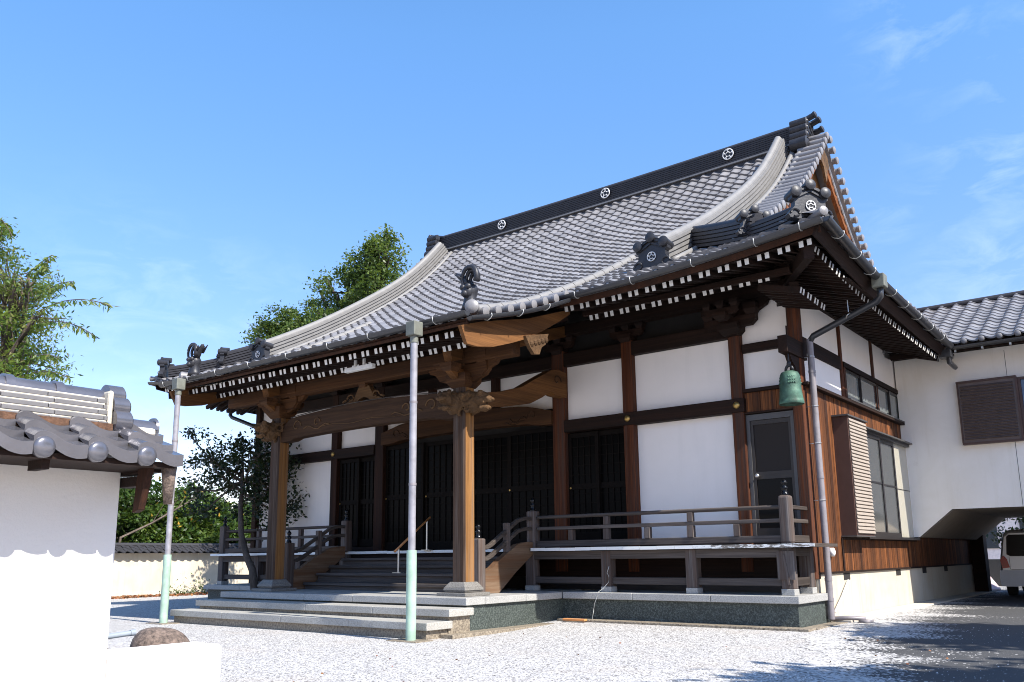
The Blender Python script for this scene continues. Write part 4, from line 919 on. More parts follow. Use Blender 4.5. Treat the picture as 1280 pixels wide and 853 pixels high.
# ---------------- porch
def pcol(x):
    m = MB(); c = .028; w2 = .125; y0 = 9.87
    pr = [(-w2, -w2+c), (-w2+c, -w2), (w2-c, -w2), (w2, -w2+c), (w2, w2-c), (w2-c, w2), (-w2+c, w2), (-w2, w2-c)]
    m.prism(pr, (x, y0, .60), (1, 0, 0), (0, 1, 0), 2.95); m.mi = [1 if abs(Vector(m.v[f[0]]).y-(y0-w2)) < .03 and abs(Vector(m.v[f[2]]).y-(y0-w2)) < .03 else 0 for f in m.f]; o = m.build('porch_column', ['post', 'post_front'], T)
    b = MB(); 
    def fr(z0, z1, a_, b_): b.add([(x+i*a_, y0+j*a_, z0) for i, j in ((-1, -1), (1, -1), (1, 1), (-1, 1))]+[(x+i*b_, y0+j*b_, z1) for i, j in ((-1, -1), (1, -1), (1, 1), (-1, 1))], [(3, 2, 1, 0), (4, 5, 6, 7)]+[(q, (q+1) % 4, 4+(q+1) % 4, 4+q) for q in range(4)])
    fr(ZP, ZP+.05, .28, .28); fr(ZP+.05, ZP+.08, .19, .205); fr(ZP+.08, ZP+.125, .215, .205); fr(ZP+.125, ZP+.20, .20, .145)
    b.build('column_base', 'base_stone', o, bevel=.008)
    k = MB()
    def lion(px, py, pz, ax):     # carved animal-head beam nose
        ax = Vector(ax); sd = ax.cross(Vector((0, 0, 1)))
        c0 = Vector((px, py, pz))
        k.ball(c0, .16, .16, .17, 12)
        k.ball(c0+ax*.16+Vector((0, 0, .04)), .13, .13, .11, 12); k.ball(c0+ax*.28+Vector((0, 0, .03)), .085, .085, .06, 10); k.ball(c0+ax*.20+Vector((0, 0, -.1)), .10, .10, .045, 10)
        for s_ in (-1, 1):
            k.ball(c0+ax*.2+sd*(s_*.09)+Vector((0, 0, .12)), .04); k.tube([c0+sd*(s_*.13)+Vector((0, 0, .1)), c0-ax*.1+sd*(s_*.2)+Vector((0, 0, .14)), c0-ax*.12+sd*(s_*.18)+Vector((0, 0, -.02))], [.05, .05, .02], 7)
        for q in range(6):
            t = q*1.05; k.tube([c0-ax*.04+sd*(.13*math.cos(t))+Vector((0, 0, .14*math.sin(t))), c0-ax*.08+sd*(.2*math.cos(t+.4))+Vector((0, 0, .2*math.sin(t+.4)))], [.05, .02], 6)
    sg = 1 if x > XC else -1
    lion(x+sg*.22, y0, 3.25, (sg, 0, 0)); lion(x, y0-.22, 3.25, (0, -1, 0))
    kn = k.build('carved_nosing', 'carve', o, smooth=True)
    rm = kn.modifiers.new('fuse', 'REMESH'); rm.mode = 'VOXEL'; rm.voxel_size = .016
    dm = kn.modifiers.new('carving', 'DISPLACE'); tx = bpy.data.textures.get('carving') or bpy.data.textures.new('carving', 'WOOD')
    tx.wood_type = 'BANDNOISE'; tx.noise_scale = .09; tx.turbulence = 6; tx.noise_basis_2 = 'TRI'; dm.texture = tx; dm.strength = .035; dm.mid_level = .5; dm.texture_coords = 'GLOBAL'
    b1 = bracket(x, y0, 3.5, 1.5, 'honeyX'); 
    m = MB(); m.prism([(-.36, .16), (-.36, .1), (-.2, 0), (.2, 0), (.36, .1), (.36, .16)], (x-.06, y0, 3.62), (0, 1, 0), (0, 0, 1), .12); m.build('bracket_arm', 'honeyY', T)
    for dy in (-.3, .3): bracket(x, y0+dy, 3.72, .9, 'honeyX', arms=False)
    # leafy brackets under the purlin
    m = MB()
    for s_ in (-1, 1): m.prism([(0, .12), (.62, .24), (.54, .14), (.42, .10), (.34, 0), (.1, -.08), (0, -.04)], (x+s_*.12, y0+.04*s_, 3.66), (s_, 0, 0), (0, 0, 1), .08)
    m.build('carved_arm', 'honeyX', T)
PC = (-8.72, -13.2)
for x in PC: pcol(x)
curved_pts = None
def kouryou():
    x0, x1, y0, y1 = -13.07, -8.85, 9.78, 9.97
    m = MB(); n_ = 30; top = [(lerp(x0, x1, i/n_), 3.44+.10*(1-(2*i/n_-1)**2)-.12*max(0, abs(2*i/n_-1)-.86)/.14) for i in range(n_+1)]
    bot = [(lerp(x0, x1, i/n_), 3.08+.05*(1-(2*i/n_-1)**2)-(.035 if (i/n_ < .10 or i/n_ > .9) else 0)) for i in range(n_+1)]
    m.prism(top+bot[::-1], (0, y1, 0), (1, 0, 0), (0, 0, 1), y1-y0); o = m.build('rainbow_beam', 'carve_dark', T, bevel=.012)
    m = MB(); m.sweep([(x, y0-.006, z+.012) for x, z in top[2:-2]], [(-.006, -.006), (.006, -.006), (.006, .006), (-.006, .006)], side=(0, 1, 0)); m.build('edge_fillet', 'greyX', o)
    c = MB()
    for sx in (0, 1):
        xc = x0+.45 if sx == 0 else x1-.45; sg = 1 if sx == 0 else -1
        for (ox, oz, rr) in ((0, .02, .13), (.55, .04, .10)):
            c.tube([(xc+sg*(ox+(rr-rr*.09*k)*math.cos(k*.6)), y0-.004, 3.28+oz+(rr-rr*.085*k)*math.sin(k*.6)) for k in range(10)], .014, 5)
        c.tube([(xc+sg*(.2+.1*k), y0-.004, 3.24+.04*math.sin(k*1.3)) for k in range(8)], .012, 5)
    c.tube([(lerp(x0+1.1, x1-1.1, i/12), y0-.004, 3.23+.02*math.sin(i)) for i in range(13)], .006, 5)
    c.build('scroll_carving', 'carve', o, smooth=True)
kouryou()
# frog-leg strut
m = MB(); hl = [(0, .29), (.12, .28), (.16, .22), (.22, .12), (.36, .06), (.52, .0), (.4, 0), (.18, .01), (.1, .07), (0, .09)]
m.prism([(x, z) for x, z in hl]+[(-x, z) for x, z in hl[-2:0:-1]], (-10.93, 9.93, 3.545), (1, 0, 0), (0, 0, 1), .1)
for s_ in (-1, 1):
    m.tube([(-10.93+s_*(.3+(.1-.008*k)*math.cos(k*.7)), 9.82, 3.64+(.085-.008*k)*math.sin(k*.7)) for k in range(9)], .016, 5)
    m.tube([(-10.93+s_*(.42+.03*k), 9.82, 3.62-.006*k*k*.5) for k in range(4)], .018, 5)
m.build('frog_leg_strut', 'carve', T)
bracket(-10.93, 9.87, 3.80, .7, 'honeyX', arms=False)
# purlin of the porch, with the ends running past the columns
m = MB(); m.box(-14.75, -7.68, 9.76, 9.96, 3.865, 4.10); m.build('porch_purlin', 'honeyX', T, bevel=.015)
for x in PC:
    m = MB(); m.bar((x, 9.5, 3.95), (x, 12.6, 4.95), .16, .2); m.build('tie_beam', 'honeyY', T, bevel=.01)
# barge board at each end of the porch roof
for sg, px in ((1, PXR+.03), (-1, PXL-.03)):
    up_ = [(8.42, 3.99), (8.82, 4.12), (9.4, 4.27), (9.91, 4.40), (10.4, 4.57), (11.0, 4.78)]
    lo_ = [(11.0, 4.70), (10.7, 4.52), (10.3, 4.30), (9.9, 4.10), (9.53, 3.96), (9.1, 3.82), (8.75, 3.76), (8.54, 3.76)]
    m = MB(); m.prism(up_+lo_, (px-.03, 0, 0), (0, 1, 0), (0, 0, 1), .06); bb = m.build('barge_board', 'honeyY', T, bevel=.01)
    m = MB(); m.prism([(-.28, .16), (.3, .30), (.22, .12), (.12, .06), (.06, -.06), (-.06, -.08), (-.16, .0)], (px+sg*.04-.03, 10.06, 3.95), (0, 1, 0), (0, 0, 1), .06)
    for k in range(5): m.ball((px+sg*.06, 9.93+.09*k, 4.02+.03*k), .04, .05, .05, 8)
    m.build('carved_pendant', 'carve', bb)
# shrimp-shaped tie beams
for x in PC:
    lo_ = [(9.99, 3.14), (10.6, 3.32), (10.9, 3.36), (11.46, 3.47), (11.8, 3.62), (12.08, 3.77), (12.2, 3.72), (12.55, 3.72)]
    up_ = [(12.55, 4.16), (12.3, 4.19), (12.1, 4.15), (11.69, 3.95), (11.24, 3.72), (10.67, 3.56), (9.99, 3.44)]
    m = MB(); m.prism(lo_+up_, (x-.2+(.1), 0, 0), (0, 1, 0), (0, 0, 1), .18); o = m.build('shrimp_beam', 'honeyY', T, bevel=.015)
    c = MB(); xx = x+.085
    c.tube([(xx, 12.25+(.13-.013*k)*math.cos(k*.6), 3.98+(.12-.012*k)*math.sin(k*.6)) for k in range(10)], .012, 5); c.build('scroll_carving', 'carve_dark', o, smooth=True)
# ---------------- veranda
ZD = 1.095
m = MB(); x = -17.95
def deckseg(x0, x1, y0):
    n_ = round((x1-x0)/.30); e = np.linspace(x0, x1, n_+1)
    for p, q in zip(e, e[1:]):
        dz = random.uniform(-.003, .003)
        m.box(p+.003, q-.003, y0+random.uniform(0, .006), 12.6, ZD-.045+dz, ZD+dz)
        m.box(p+.002, q-.002, y0-.008, y0, ZD-.047+dz, ZD+.002+dz, 1)
deckseg(-18.0, -13.62, 11.66); deckseg(-8.82, -4.14, 11.66); deckseg(-13.615, -8.825, 11.86)
m.build('veranda_deck', ['greyY', 'deckedge'], T)
for x0, x1 in ((-17.8, -13.6), (-8.85, -4.5)):
    m = MB(); m.box(x0, x1, 11.78, 11.9, .915, 1.045); m.build('deck_beam', 'greyX', T, bevel=.008)
    m = MB(); m.box(x0, x1, 11.82, 11.90, .53, .635); m.build('tie_rail', 'greyX', T, bevel=.008)
m = MB(); m.box(-4.62, -4.5, 11.9, 12.66, .93, 1.045); m.build('deck_beam', 'greyY', T, bevel=.008); m = MB(); m.box(-4.6, -4.52, 11.95, 12.6, .53, .64); m.build('tie_rail', 'greyY', T, bevel=.008)
def dpost(x, y=11.85, wd=.17):
    m = MB(); m.box(x-wd/2, x+wd/2, y-wd/2, y+wd/2, ZP+.085, ZD-.05); o = m.build('deck_post', 'greyZ', T, bevel=.01)
    b = MB(); b.box(x-wd/2-.006, x+wd/2+.006, y-wd/2-.006, y+wd/2+.006, ZP, ZP+.084); b.build('post_foot', 'stone_trim', o, bevel=.006)
for x in (-8.93, -7.45, -6.0, -4.58, -17.76, -16.42, -15.0, -13.6): dpost(x)
dpost(-4.58, 12.55)
m = MB(); m.box(-4.70, -4.46, 11.74, 11.765, .62, 1.0); m.bar((-4.6, 11.755, .95), (-4.55, 11.755, .55), .05, .03); m.build('repair_board', 'greyZ', T)
# railing
def railx(x0, x1, z, hgt, y, sag=0, round_=False):
    m = MB()
    if round_: m.sweep([(lerp(x0, x1, i/8), y, z) for i in range(9)], [(.034*math.cos(t), .03*math.sin(t)) for t in np.linspace(0, 2*math.pi, 11)[:-1]])
    else: m.box(x0, x1, y-.035, y+.035, z-hgt/2, z+hgt/2)
    return m.build('rail', 'greyX', T, bevel=0 if round_ else .008, smooth=round_, autosmooth=50)
YRL = 11.84
for x0, x1 in ((-8.8, -4.64), (-17.68, -13.66)):
    railx(x0, x1, 1.60, .05, YRL, round_=True); railx(x0, x1, 1.415, .055, YRL); railx(x0, x1, 1.165, .10, YRL)
def raily(x, y0, y1):
    for z, h_ in ((1.60, .055), (1.415, .055), (1.165, .1)):
        m = MB(); m.box(x-.033, x+.033, y0, y1, z-h_/2, z+h_/2); m.build('rail', 'greyY', T, bevel=.008)
raily(-4.56, 11.9, 12.6); raily(-17.75, 11.9, 12.6)
def finial(px, py, pz, par, sc=1.0):
    m = MB(); m.lathe([(.052*sc, -.01), (.055*sc, .03*sc), (.04*sc, .04*sc), (.046*sc, .06*sc), (.03*sc, .075*sc), (.05*sc, .10*sc), (.052*sc, .125*sc), (.024*sc, .145*sc), (.034*sc, .165*sc), (.05*sc, .195*sc), (.035*sc, .225*sc), (.008*sc, .25*sc)], (px, py, pz), 14); m.build('finial', 'finial', par, smooth=True)
def newel(px, py, z0, z1, wd=.165, fin=True, rnd=.02):
    m = MB(); m.box(px-wd/2, px+wd/2, py-wd/2, py+wd/2, z0, z1); o = m.build('newel_post', 'greyZ', T, bevel=rnd)
    if fin: finial(px, py, z1, o, .9)
    return o
newel(-4.56, YRL, ZD, 1.755, rnd=.035); newel(-8.9, YRL, ZD, 1.71); newel(-13.57, YRL, ZD, 1.71); newel(-17.76, YRL, ZD, 1.72)
newel(-8.9, 10.42, ZP, 1.245); newel(-13.55, 10.42, ZP, 1.26)
def balus(px, z1, wd=.10, y=YRL+.0):
    m = MB(); m.box(px-wd/2, px+wd/2, y-.045, y+.045, 1.215, z1); m.build('baluster', 'greyZ', T, bevel=.006)
for x in (-7.45, -6.0, -16.45, -15.0): balus(x, 1.385); 
for x in (-7.45, -6.0, -16.45, -15.0):
    m = MB(); m.box(x-.045, x+.045, YRL-.04, YRL+.04, 1.443, 1.575); m.build('baluster', 'greyZ', T, bevel=.006)
for x in (-8.12, -6.72, -5.28, -17.1, -15.7, -14.3): balus(x, 1.385, .09)
# stairs
yt = [10.68, 10.98, 11.28, 11.58]; zt = [.535, .70, .835, .97]
for k, (y, z) in enumerate(zip(yt, zt)):
    m = MB(); m.box(-13.42, -9.03, y, y+.36, z-.05, z); st = m.build('stair_tread', 'greyX', T, bevel=.008)
    m = MB(); m.box(-13.42, -9.03, y+.05, y+.09, (ZP if k == 0 else zt[k-1]+.001), z-.052); m.build('stair_riser', 'greyX', st)
m = MB(); m.box(-13.42, -9.03, 11.9, 11.95, .97, 1.045); m.build('stair_riser', 'woodX', T)
for px in (-8.9, -13.55):
    up_ = [(10.50, .77), (10.60, .77), (10.70, .80), (10.85, .90), (11.1, 1.03), (11.35, 1.16), (11.6, 1.20), (11.76, 1.20)]
    lo_ = [(11.76, 1.0), (11.3, .72), (10.86, ZP), (10.50, ZP)]
    m = MB(); m.prism(up_+lo_, (px-.05, 0, 0), (0, 1, 0), (0, 0, 1), .1); m.build('stringer', 'stringer', T, bevel=.012)
    for z0, kk in ((1.10, 0), (.93, 1)):
        pth = [(px, 10.5, z0), (px, 10.6, z0+.005), (px, 10.72, z0+.05), (px, 11.4, z0+.42+.02), (px, 11.52, z0+.47), (px, 11.62, z0+.485), (px, 11.76, z0+.485)]
        m = MB(); m.sweep(pth, [(-.035, -.03), (.035, -.03), (.035, .03), (-.035, .03)], side=(1, 0, 0)); m.build('rail', 'greyY', T, bevel=.01)
    m = MB(); m.box(px-.045, px+.045, 11.08, 11.17, 1.03, 1.5); m.build('baluster', 'greyZ', T, bevel=.008)
# bell bracket
m = MB(); m.box(-4.60, -4.46, 12.08, 12.9, 3.83, 4.08); m.prism([(0, 0), (.38, 0), (.38, -.34), (.26, -.3), (.2, -.16), (.08, -.1)], (-4.57, 12.24, 3.828), (0, 1, 0), (0, 0, 1), .08); m.tube([(-4.5, 12.2, 4.07), (-4.5, 12.2, 4.24)], .012, 6)
m.build('bell_bracket', 'woodY', T, bevel=.008)
# ------------------------------------------------------------------ bell
B = thing('bronze_bell', (-4.5, 12.2, 3.06), 'green patinated bronze temple bell hanging under the corner eave', 'bell')
m = MB(); c = (-4.5, 12.2, 3.07)
m.lathe([(.16, .012), (.172, 0), (.178, .02), (.172, .05), (.166, .06), (.168, .075), (.158, .14), (.16, .15), (.156, .165), (.158, .178), (.152, .19), (.150, .28), (.146, .36), (.136, .43), (.118, .465), (.06, .49), (.0, .495)], c, 32)
for ph in np.linspace(0, 2*math.pi, 5)[:-1]+.5:
    for a_ in range(4):
        for b_ in range(3):
            t = ph-.3+.2*a_; z = .30+.045*b_; rr = .149-.012*b_*.6; m.ball((c[0]+rr*math.cos(t), c[1]+rr*math.sin(t), c[2]+z), .014, n=6)
m.build('bell_body', 'bell', B, smooth=True, autosmooth=60)
m = MB(); m.tube([(c[0]+.05*math.cos(t), c[1], c[2]+.50+.07*math.sin(t)) for t in np.linspace(0, math.pi, 9)], .022, 8); m.tube([(c[0], c[1], c[2]+.55), (c[0], c[1], 3.84)], .012, 8); m.ball((c[0], c[1], c[2]+.60), .035, .03, .045, 8)
m.build('hanger', 'oni', B, smooth=True)
# ------------------------------------------------------------------ drain poles
def drainpole(x, y, ztop, lab):
    o = thing('drainpipe', (x, y, gz(x, y)), lab, 'drainpipe', 'thin drainpipes standing before the porch')
    z0 = gz(x, y)
    m = MB(); m.tube([(x, y, z0), (x, y, 1.06)], .066, 20); m.build('sleeve', 'sleeve', o, smooth=True, autosmooth=50)
    m = MB(); m.tube([(x, y, 1.0), (x, y, ztop-.2)], .048, 18); m.build('pipe', 'pole', o, smooth=True, autosmooth=50)
    for zc_ in (1.9, 3.0):
        m = MB(); m.tube([(x, y, zc_), (x, y, zc_+.03)], .053, 16); m.build('pipe_collar', 'pipe', o, smooth=True, autosmooth=50)
    m = MB(); m.tube([(x, y, ztop-.3), (x, y, ztop-.2)], .056, 16); m.box(x-.085, x+.085, y-.085, y+.085, ztop-.2, ztop+.0); m.build('rain_hopper', 'hopper', o, bevel=.012)
    s_ = MB(); s_.box(x-.28, x+.25, y-.17, y+.16, z0-.01, z0+.012); tag(s_.build('paving_slab', 'paver', bevel=.01), 'small flat stone slab at the foot of the '+('middle' if x > -10 else 'far left')+' drainpipe', 'slab', 'slabs under the drainpipes')
drainpole(-8.22, 8.28, 4.13, 'thin white drainpipe with mint green sleeve standing before the porch steps')
drainpole(-14.05, 8.28, 4.13, 'thin white drainpipe with mint sleeve beside the tiled boundary wall end')
# ------------------------------------------------------------------ hand rail
hr = thing('stair_handrail', (-11.3, 11.4, .7), 'slim steel handrail with a wooden grip on the porch stairs', 'handrail')
m = MB(); m.tube([(-11.33, 11.0, 1.07), (-11.33, 11.9, 1.70)], .02, 10); m.build('grip', 'grip', hr, smooth=True)
for y, z, zz in ((11.1, .70, 1.14), (11.82, ZD, 1.65)):
    m = MB(); m.tube([(-11.33, y, z), (-11.33, y, zz)], .017, 10); m.box(-11.43, -11.23, y-.05, y+.05, z, z+.012); m.build('stanchion', 'steel', hr)
# lamp under the porch eave
m = MB(); m.box(-10.5, -9.86, 9.02, 9.10, 3.86, 3.93); m.box(-10.3, -10.26, 9.04, 9.08, 3.92, 4.08); m.box(-10.1, -10.06, 9.04, 9.08, 3.92, 4.08); tag(m.build('ceiling_lamp', 'lightbox', bevel=.008), 'white tube light fixed beneath the porch rafters', 'lamp')
# earthing cable and tile chip on the podium corner
m = MB(); m.tube([(-7.55, 11.50, .01), (-7.56, 11.55, .12), (-7.54, 11.56, .25), (-7.50, 11.56, .33), (-7.50, 11.62, .42), (-7.45, 11.68, .47), (-7.38, 11.72, .56), (-7.37, 11.72, .66), (-7.40, 11.72, .70), (-7.38, 11.72, .75), (-7.36, 11.72, .80)], .0042, 5)
tag(m.build('cable', 'wire', smooth=True), 'thin pale cable hanging down the dark granite platform face', 'cable')
m = MB(); m.box(-7.95, -7.55, 11.28, 11.36, .0, .03); tag(m.build('tile_fragment', 'orange', bevel=.005), 'orange tile fragment lying at the foot of the granite platform', 'tile')
m = MB(); m.tube([(-4.40, 12.86, .05), (-4.2, 13.02, .06), (-3.98, 13.08, .05)], .03, 8); m.box(-4.05, -3.9, 12.95, 13.15, .0, .035); tag(m.build('drain_elbow', 'pipe', smooth=True), 'grey drain elbow lying on the gravel below the corner downpipe', 'pipe')
# ------------------------------------------------------------------ annex
A = thing('annex_building', (0, 21, 0), 'white plastered annex bridging the drive beside the temple, with grey tiled roof', 'building')
YA = 18.1; XE = 7.0
m = MB(); ch = [(-4.49, 1.25), (-4.33, 1.25), (-3.72, 1.755), (XE, 1.755), (XE, 4.72), (-4.49, 4.72)]
m.prism(ch, (0, YA+.2, 0), (1, 0, 0), (0, 0, 1), .2); m.build('wall', 'plaster_annex', A)
m = MB(); v = [(x, y, z) for y in (YA+.001, 24.0) for x, z in ch[:4]]; m.add(v, [(0, 1, 5, 4), (1, 2, 6, 5), (2, 3, 7, 6)]); m.add([(x, y, 4.7) for y in (YA, 24) for x in (-4.49, XE)], [(0, 1, 3, 2)])
m.box(-4.49, XE, 23.8, 24.0, 1.755, 4.7); m.box(XE-.2, XE, YA+.2, 23.8, 0, 4.7); 
m.box(-.6, XE-.21, YA+.21, 23.79, 0, 1.75); m.build('underside', 'underside', A)  # ground-floor block added out of view to darken the passage
m = MB(); m.box(-4.49, -4.2, 23.6, 24.0, 0, 1.75); m.build('pier', 'woodX', A)
for x in (-2.55,):
    m = MB(); m.box(x-.004, x+.004, YA-.003, YA, 1.76, 4.65); m.build('wall_joint', 'frame_grey', A)
m = MB(); m.box(-3.37, -2.42, YA-.10, YA, 2.97, 4.10); sh = m.build('window_shutter', 'shutter_brown', A)
m = MB(); 
for k in range(19):
    z = 3.02+k*.0545; m.add([(-3.34, YA-.102, z+.043), (-2.46, YA-.102, z+.043), (-2.46, YA-.135, z+.008), (-3.34, YA-.135, z+.008), (-3.34, YA-.104, z+.0), (-2.46, YA-.104, z+.0)], [(0, 3, 2, 1), (3, 4, 5, 2)])
m.build('slat_panel', 'shutter_brown', sh)
m = MB(); m.box(-3.40, -2.40, YA-.125, YA, 4.10, 4.135); m.box(-2.42, -2.385, YA-.13, YA, 2.95, 4.1); m.box(-3.39, -2.4, YA-.125, YA, 2.93, 2.968); m.box(-3.395, -3.372, YA-.125, YA, 2.968, 4.1); m.build('shutter_frame', 'shutter_side', sh)
m = MB(); m.box(-2.384, -.9, YA-.08, YA, 4.06, 4.1); m.box(-2.384, -.9, YA-.08, YA, 2.97, 3.01); m.box(-2.384, -2.34, YA-.08, YA, 3.01, 4.06); m.box(-1.66, -1.62, YA-.08, YA, 3.01, 4.06); wd_ = m.build('window', 'shutter_side', A)
m = MB(); m.box(-2.34, -.9, YA-.03, YA-.02, 3.01, 4.06); m.build('pane', 'glass_blue', wd_)
def Pa(u, s, hh): return (u, 17.45+s*.90, 4.76+s*.435+hh)
m = MB(); tiles(m, -4.6, XE+.3, .29, Pa, 15, .235, lambda u, s: True, .07, .03)
m.add([(-4.6, 24.6, 4.7), (XE+.3, 24.6, 4.7), (XE+.3, 20.6, 6.2), (-4.6, 20.6, 6.2)], [(0, 1, 2, 3)]); n_ = int(round((XE+4.9)/.29))
for i in range(n_): disc(m, Pa(-4.6+(i+.2)*(XE+4.9)/n_, 0, .03), .055, (0, -1, -.1))
m.build('roof_tiles', 'tile', A, smooth=True, autosmooth=35)
noshi([(x, 20.62, 6.06) for x in np.linspace(-4.7, XE+.3, 6)], .4, 5, .05, .09, 'tile_dark', 'ridge', A)
m = MB(); m.sweep([(x, 20.36, 6.07) for x in np.linspace(-4.7, XE+.3, 4)], [(-.03, -.02), (.03, -.02), (.03, .02), (-.03, .02)]); m.build('ridge_roll', 'tile_light', A)
m = MB(); m.add([(-4.5, 17.52, 4.70), (XE+.2, 17.52, 4.70), (XE+.2, YA+.1, 4.74), (-4.5, YA+.1, 4.74)], [(0, 1, 2, 3)]); m.box(-4.4, XE, 17.5, 17.53, 4.62, 4.74); m.build('soffit', 'woodX', A)
m = MB(); rad = .06; sec = [(rad*math.cos(a_), rad*math.sin(a_)) for a_ in np.linspace(math.pi, 2*math.pi, 8)]+[(rad*.85*math.cos(a_), rad*.85*math.sin(a_)) for a_ in np.linspace(2*math.pi, math.pi, 8)]
m.sweep([(-3.42, 17.42, 4.70), (0, 17.42, 4.70), (XE, 17.42, 4.70)], sec); m.build('gutter', 'gutter', A, smooth=True, autosmooth=50)
for k in range(9):
    x = -3.25+k*.45; m = MB(); m.bar((x, 17.45, 4.60), (x, 17.45, 4.66), .03, .06); m.build('gutter_bracket', 'wire', A)
m = MB(); m.box(-3.5, -3.3, 17.25, 17.5, 4.50, 4.64); m.tube([(-3.36, 17.4, 4.5), (-3.36, 17.4, 4.42), (-3.36, 17.9, 4.40)], .045, 8); m.build('rain_hopper', 'gutter', A)
# ------------------------------------------------------------------ minivan
V = thing('minivan', (-2.8, 23.4, 0), 'silver white minivan parked in the shade beyond the annex passage, rear towards us', 'car')
VX, VY = -2.86, 21.75
def vsec(y, wb, wt, zb, zs, zt_):   # half section of the body at one station
    return [(wb*.93, zb), (wb, zb+.12), (wb*1.0, (zb+zs)/2), (wb*.985, zs), (lerp(wb, wt, .55), lerp(zs, zt_, .55)), (wt*1.02, zt_-.09), (wt*.86, zt_-.012), (0, zt_)]
st_ = [(0, .70, .60, .30, .80, 1.36), (.10, .755, .62, .22, .82, 1.43), (.9, .76, .63, .2, .82, 1.46), (2.0, .76, .63, .2, .82, 1.45), (2.55, .76, .6, .2, .82, 1.36), (3.1, .75, .62, .2, .80, .92), (3.5, .70, .6, .22, .66, .74)]
m = MB(); vs = []; q = 15
for (y, wb, wt, zb, zs, ztp) in st_:
    hsec = vsec(y, wb, wt, zb, zs, ztp); full = hsec+[(-x, z) for x, z in hsec[-2::-1]]; vs += [(VX+x, VY+y, z) for x, z in full]
m.add(vs, [(i*q+j, i*q+j+1, (i+1)*q+j+1, (i+1)*q+j) for i in range(len(st_)-1) for j in range(q-1)]+[tuple(range(q-1, -1, -1)), tuple(range((len(st_)-1)*q, len(st_)*q))]+[(i*q, (i+1)*q, (i+1)*q+q-1, i*q+q-1) for i in range(len(st_)-1)])
m.build('body', 'van', V, smooth=True, autosmooth=35)
m = MB(); m.prism([(-.53, .86), (.53, .86), (.60, .9), (.565, 1.28), (.52, 1.32), (-.52, 1.32), (-.565, 1.28), (-.60, .9)], (VX, VY-.002, 0), (1, 0, 0), (0, 0, 1), .012); m.build('rear_window', 'glass_dark', V)
for s_ in (-1, 1):
    m = MB(); m.prism([(.56, .62), (.70, .60), (.735, .78), (.66, .88), (.60, .80)][::s_] if s_ > 0 else [(-x, z) for x, z in [(.56, .62), (.70, .60), (.735, .78), (.66, .88), (.60, .80)]][::-1], (VX, VY-.004, 0), (1, 0, 0), (0, 0, 1), .02); m.build('tail_lamp', 'red_lamp', V)
    for y in (.7, 2.75):
        m = MB(); m.lathe([(.2, -.07), (.27, -.08), (.285, 0), (.27, .08), (.2, .07)], (VX+s_*.66, VY+y, .28), 20, 0, (1, 0, 0)); wl = m.build('wheel', 'rubber', V, smooth=True, autosmooth=40)
        m = MB(); m.lathe([(.18, -.02), (.19, .075), (.05, .08)], (VX+s_*.66, VY+y, .28), 16, 0, (s_, 0, 0)); m.build('rim', 'steel', wl)
    m = MB(); m.add([(VX+s_*.757, VY+.35, .86), (VX+s_*.757, VY+2.4, .86), (VX+s_*.672, VY+2.2, 1.26), (VX+s_*.672, VY+.42, 1.28)], [(0, 1, 2, 3)]); o = m.build('side_window', 'glass_dark', V); sm = o.modifiers.new('solid', 'SOLIDIFY'); sm.thickness = .02
m = MB(); m.prism([(-.75, .22), (.75, .22), (.765, .40), (.75, .56), (-.75, .56), (-.765, .40)], (VX, VY+.02, 0), (1, 0, 0), (0, 0, 1), .09); m.build('bumper', 'van_bumper', V, bevel=.03)
m = MB(); m.box(VX-.16, VX+.16, VY-.012, VY+.0, .60, .74); m.build('number_plate', 'white', V, bevel=.006)
m = MB(); m.box(VX-.54, VX+.54, VY-.004, VY+.004, .575, .583); m.box(VX-.56, VX-.552, VY-.003, VY+.006, .58, .86); m.box(VX+.552, VX+.56, VY-.003, VY+.006, .58, .86); m.build('tailgate_gap', 'rubber', V)
m = MB(); m.box(VX-.22, VX+.22, VY-.02, VY+.0, .785, .81); m.build('tailgate_handle', 'steel', V, bevel=.006)
m = MB(); m.bar((VX+.02, VY-.018, .9), (VX-.3, VY-.018, .99), .012, .02); m.build('rear_wiper', 'rubber', V)
# ------------------------------------------------------------------ beyond the passage
m = MB(); m.bar((-4.35, 24.9, .02), (-4.85, 25.4, .62), .5, .03); tag(m.build('leaning_board', 'pinkboard'), 'pale pink board leaning at the far end of the passage', 'board')
m = MB(); m.box(-9, 8, 28.0, 28.15, 0, .75); tag(m.build('block_wall', 'frame_grey'), 'low dark block wall across the far end of the passage', 'wall')
Hh = thing('house', (-7, 46, 0), 'pale pink house glimpsed beyond the passage through branches', 'house')
m = MB(); m.box(-14, 2, 44, 52, 0, 5.2); m.build('wall', 'house_wall', Hh)
m = MB(); m.add([(-14.5, 43.5, 5.1), (2.5, 43.5, 5.1), (2.5, 48, 7.2), (-14.5, 48, 7.2), (-14.5, 52.5, 5.1), (2.5, 52.5, 5.1)], [(0, 1, 2, 3), (3, 2, 5, 4)]); m.build('roof', 'tile_dark', Hh)
for x in (-10.5, -8.3, -6.2):
    m = MB(); m.box(x, x+1.2, 43.94, 44.0, 1.1, 2.3); m.build('window', 'glass_grey', Hh)
m = MB(); m.box(-14, 2, 43.8, 44, 2.75, 2.95); m.build('eave_band', 'white', Hh)
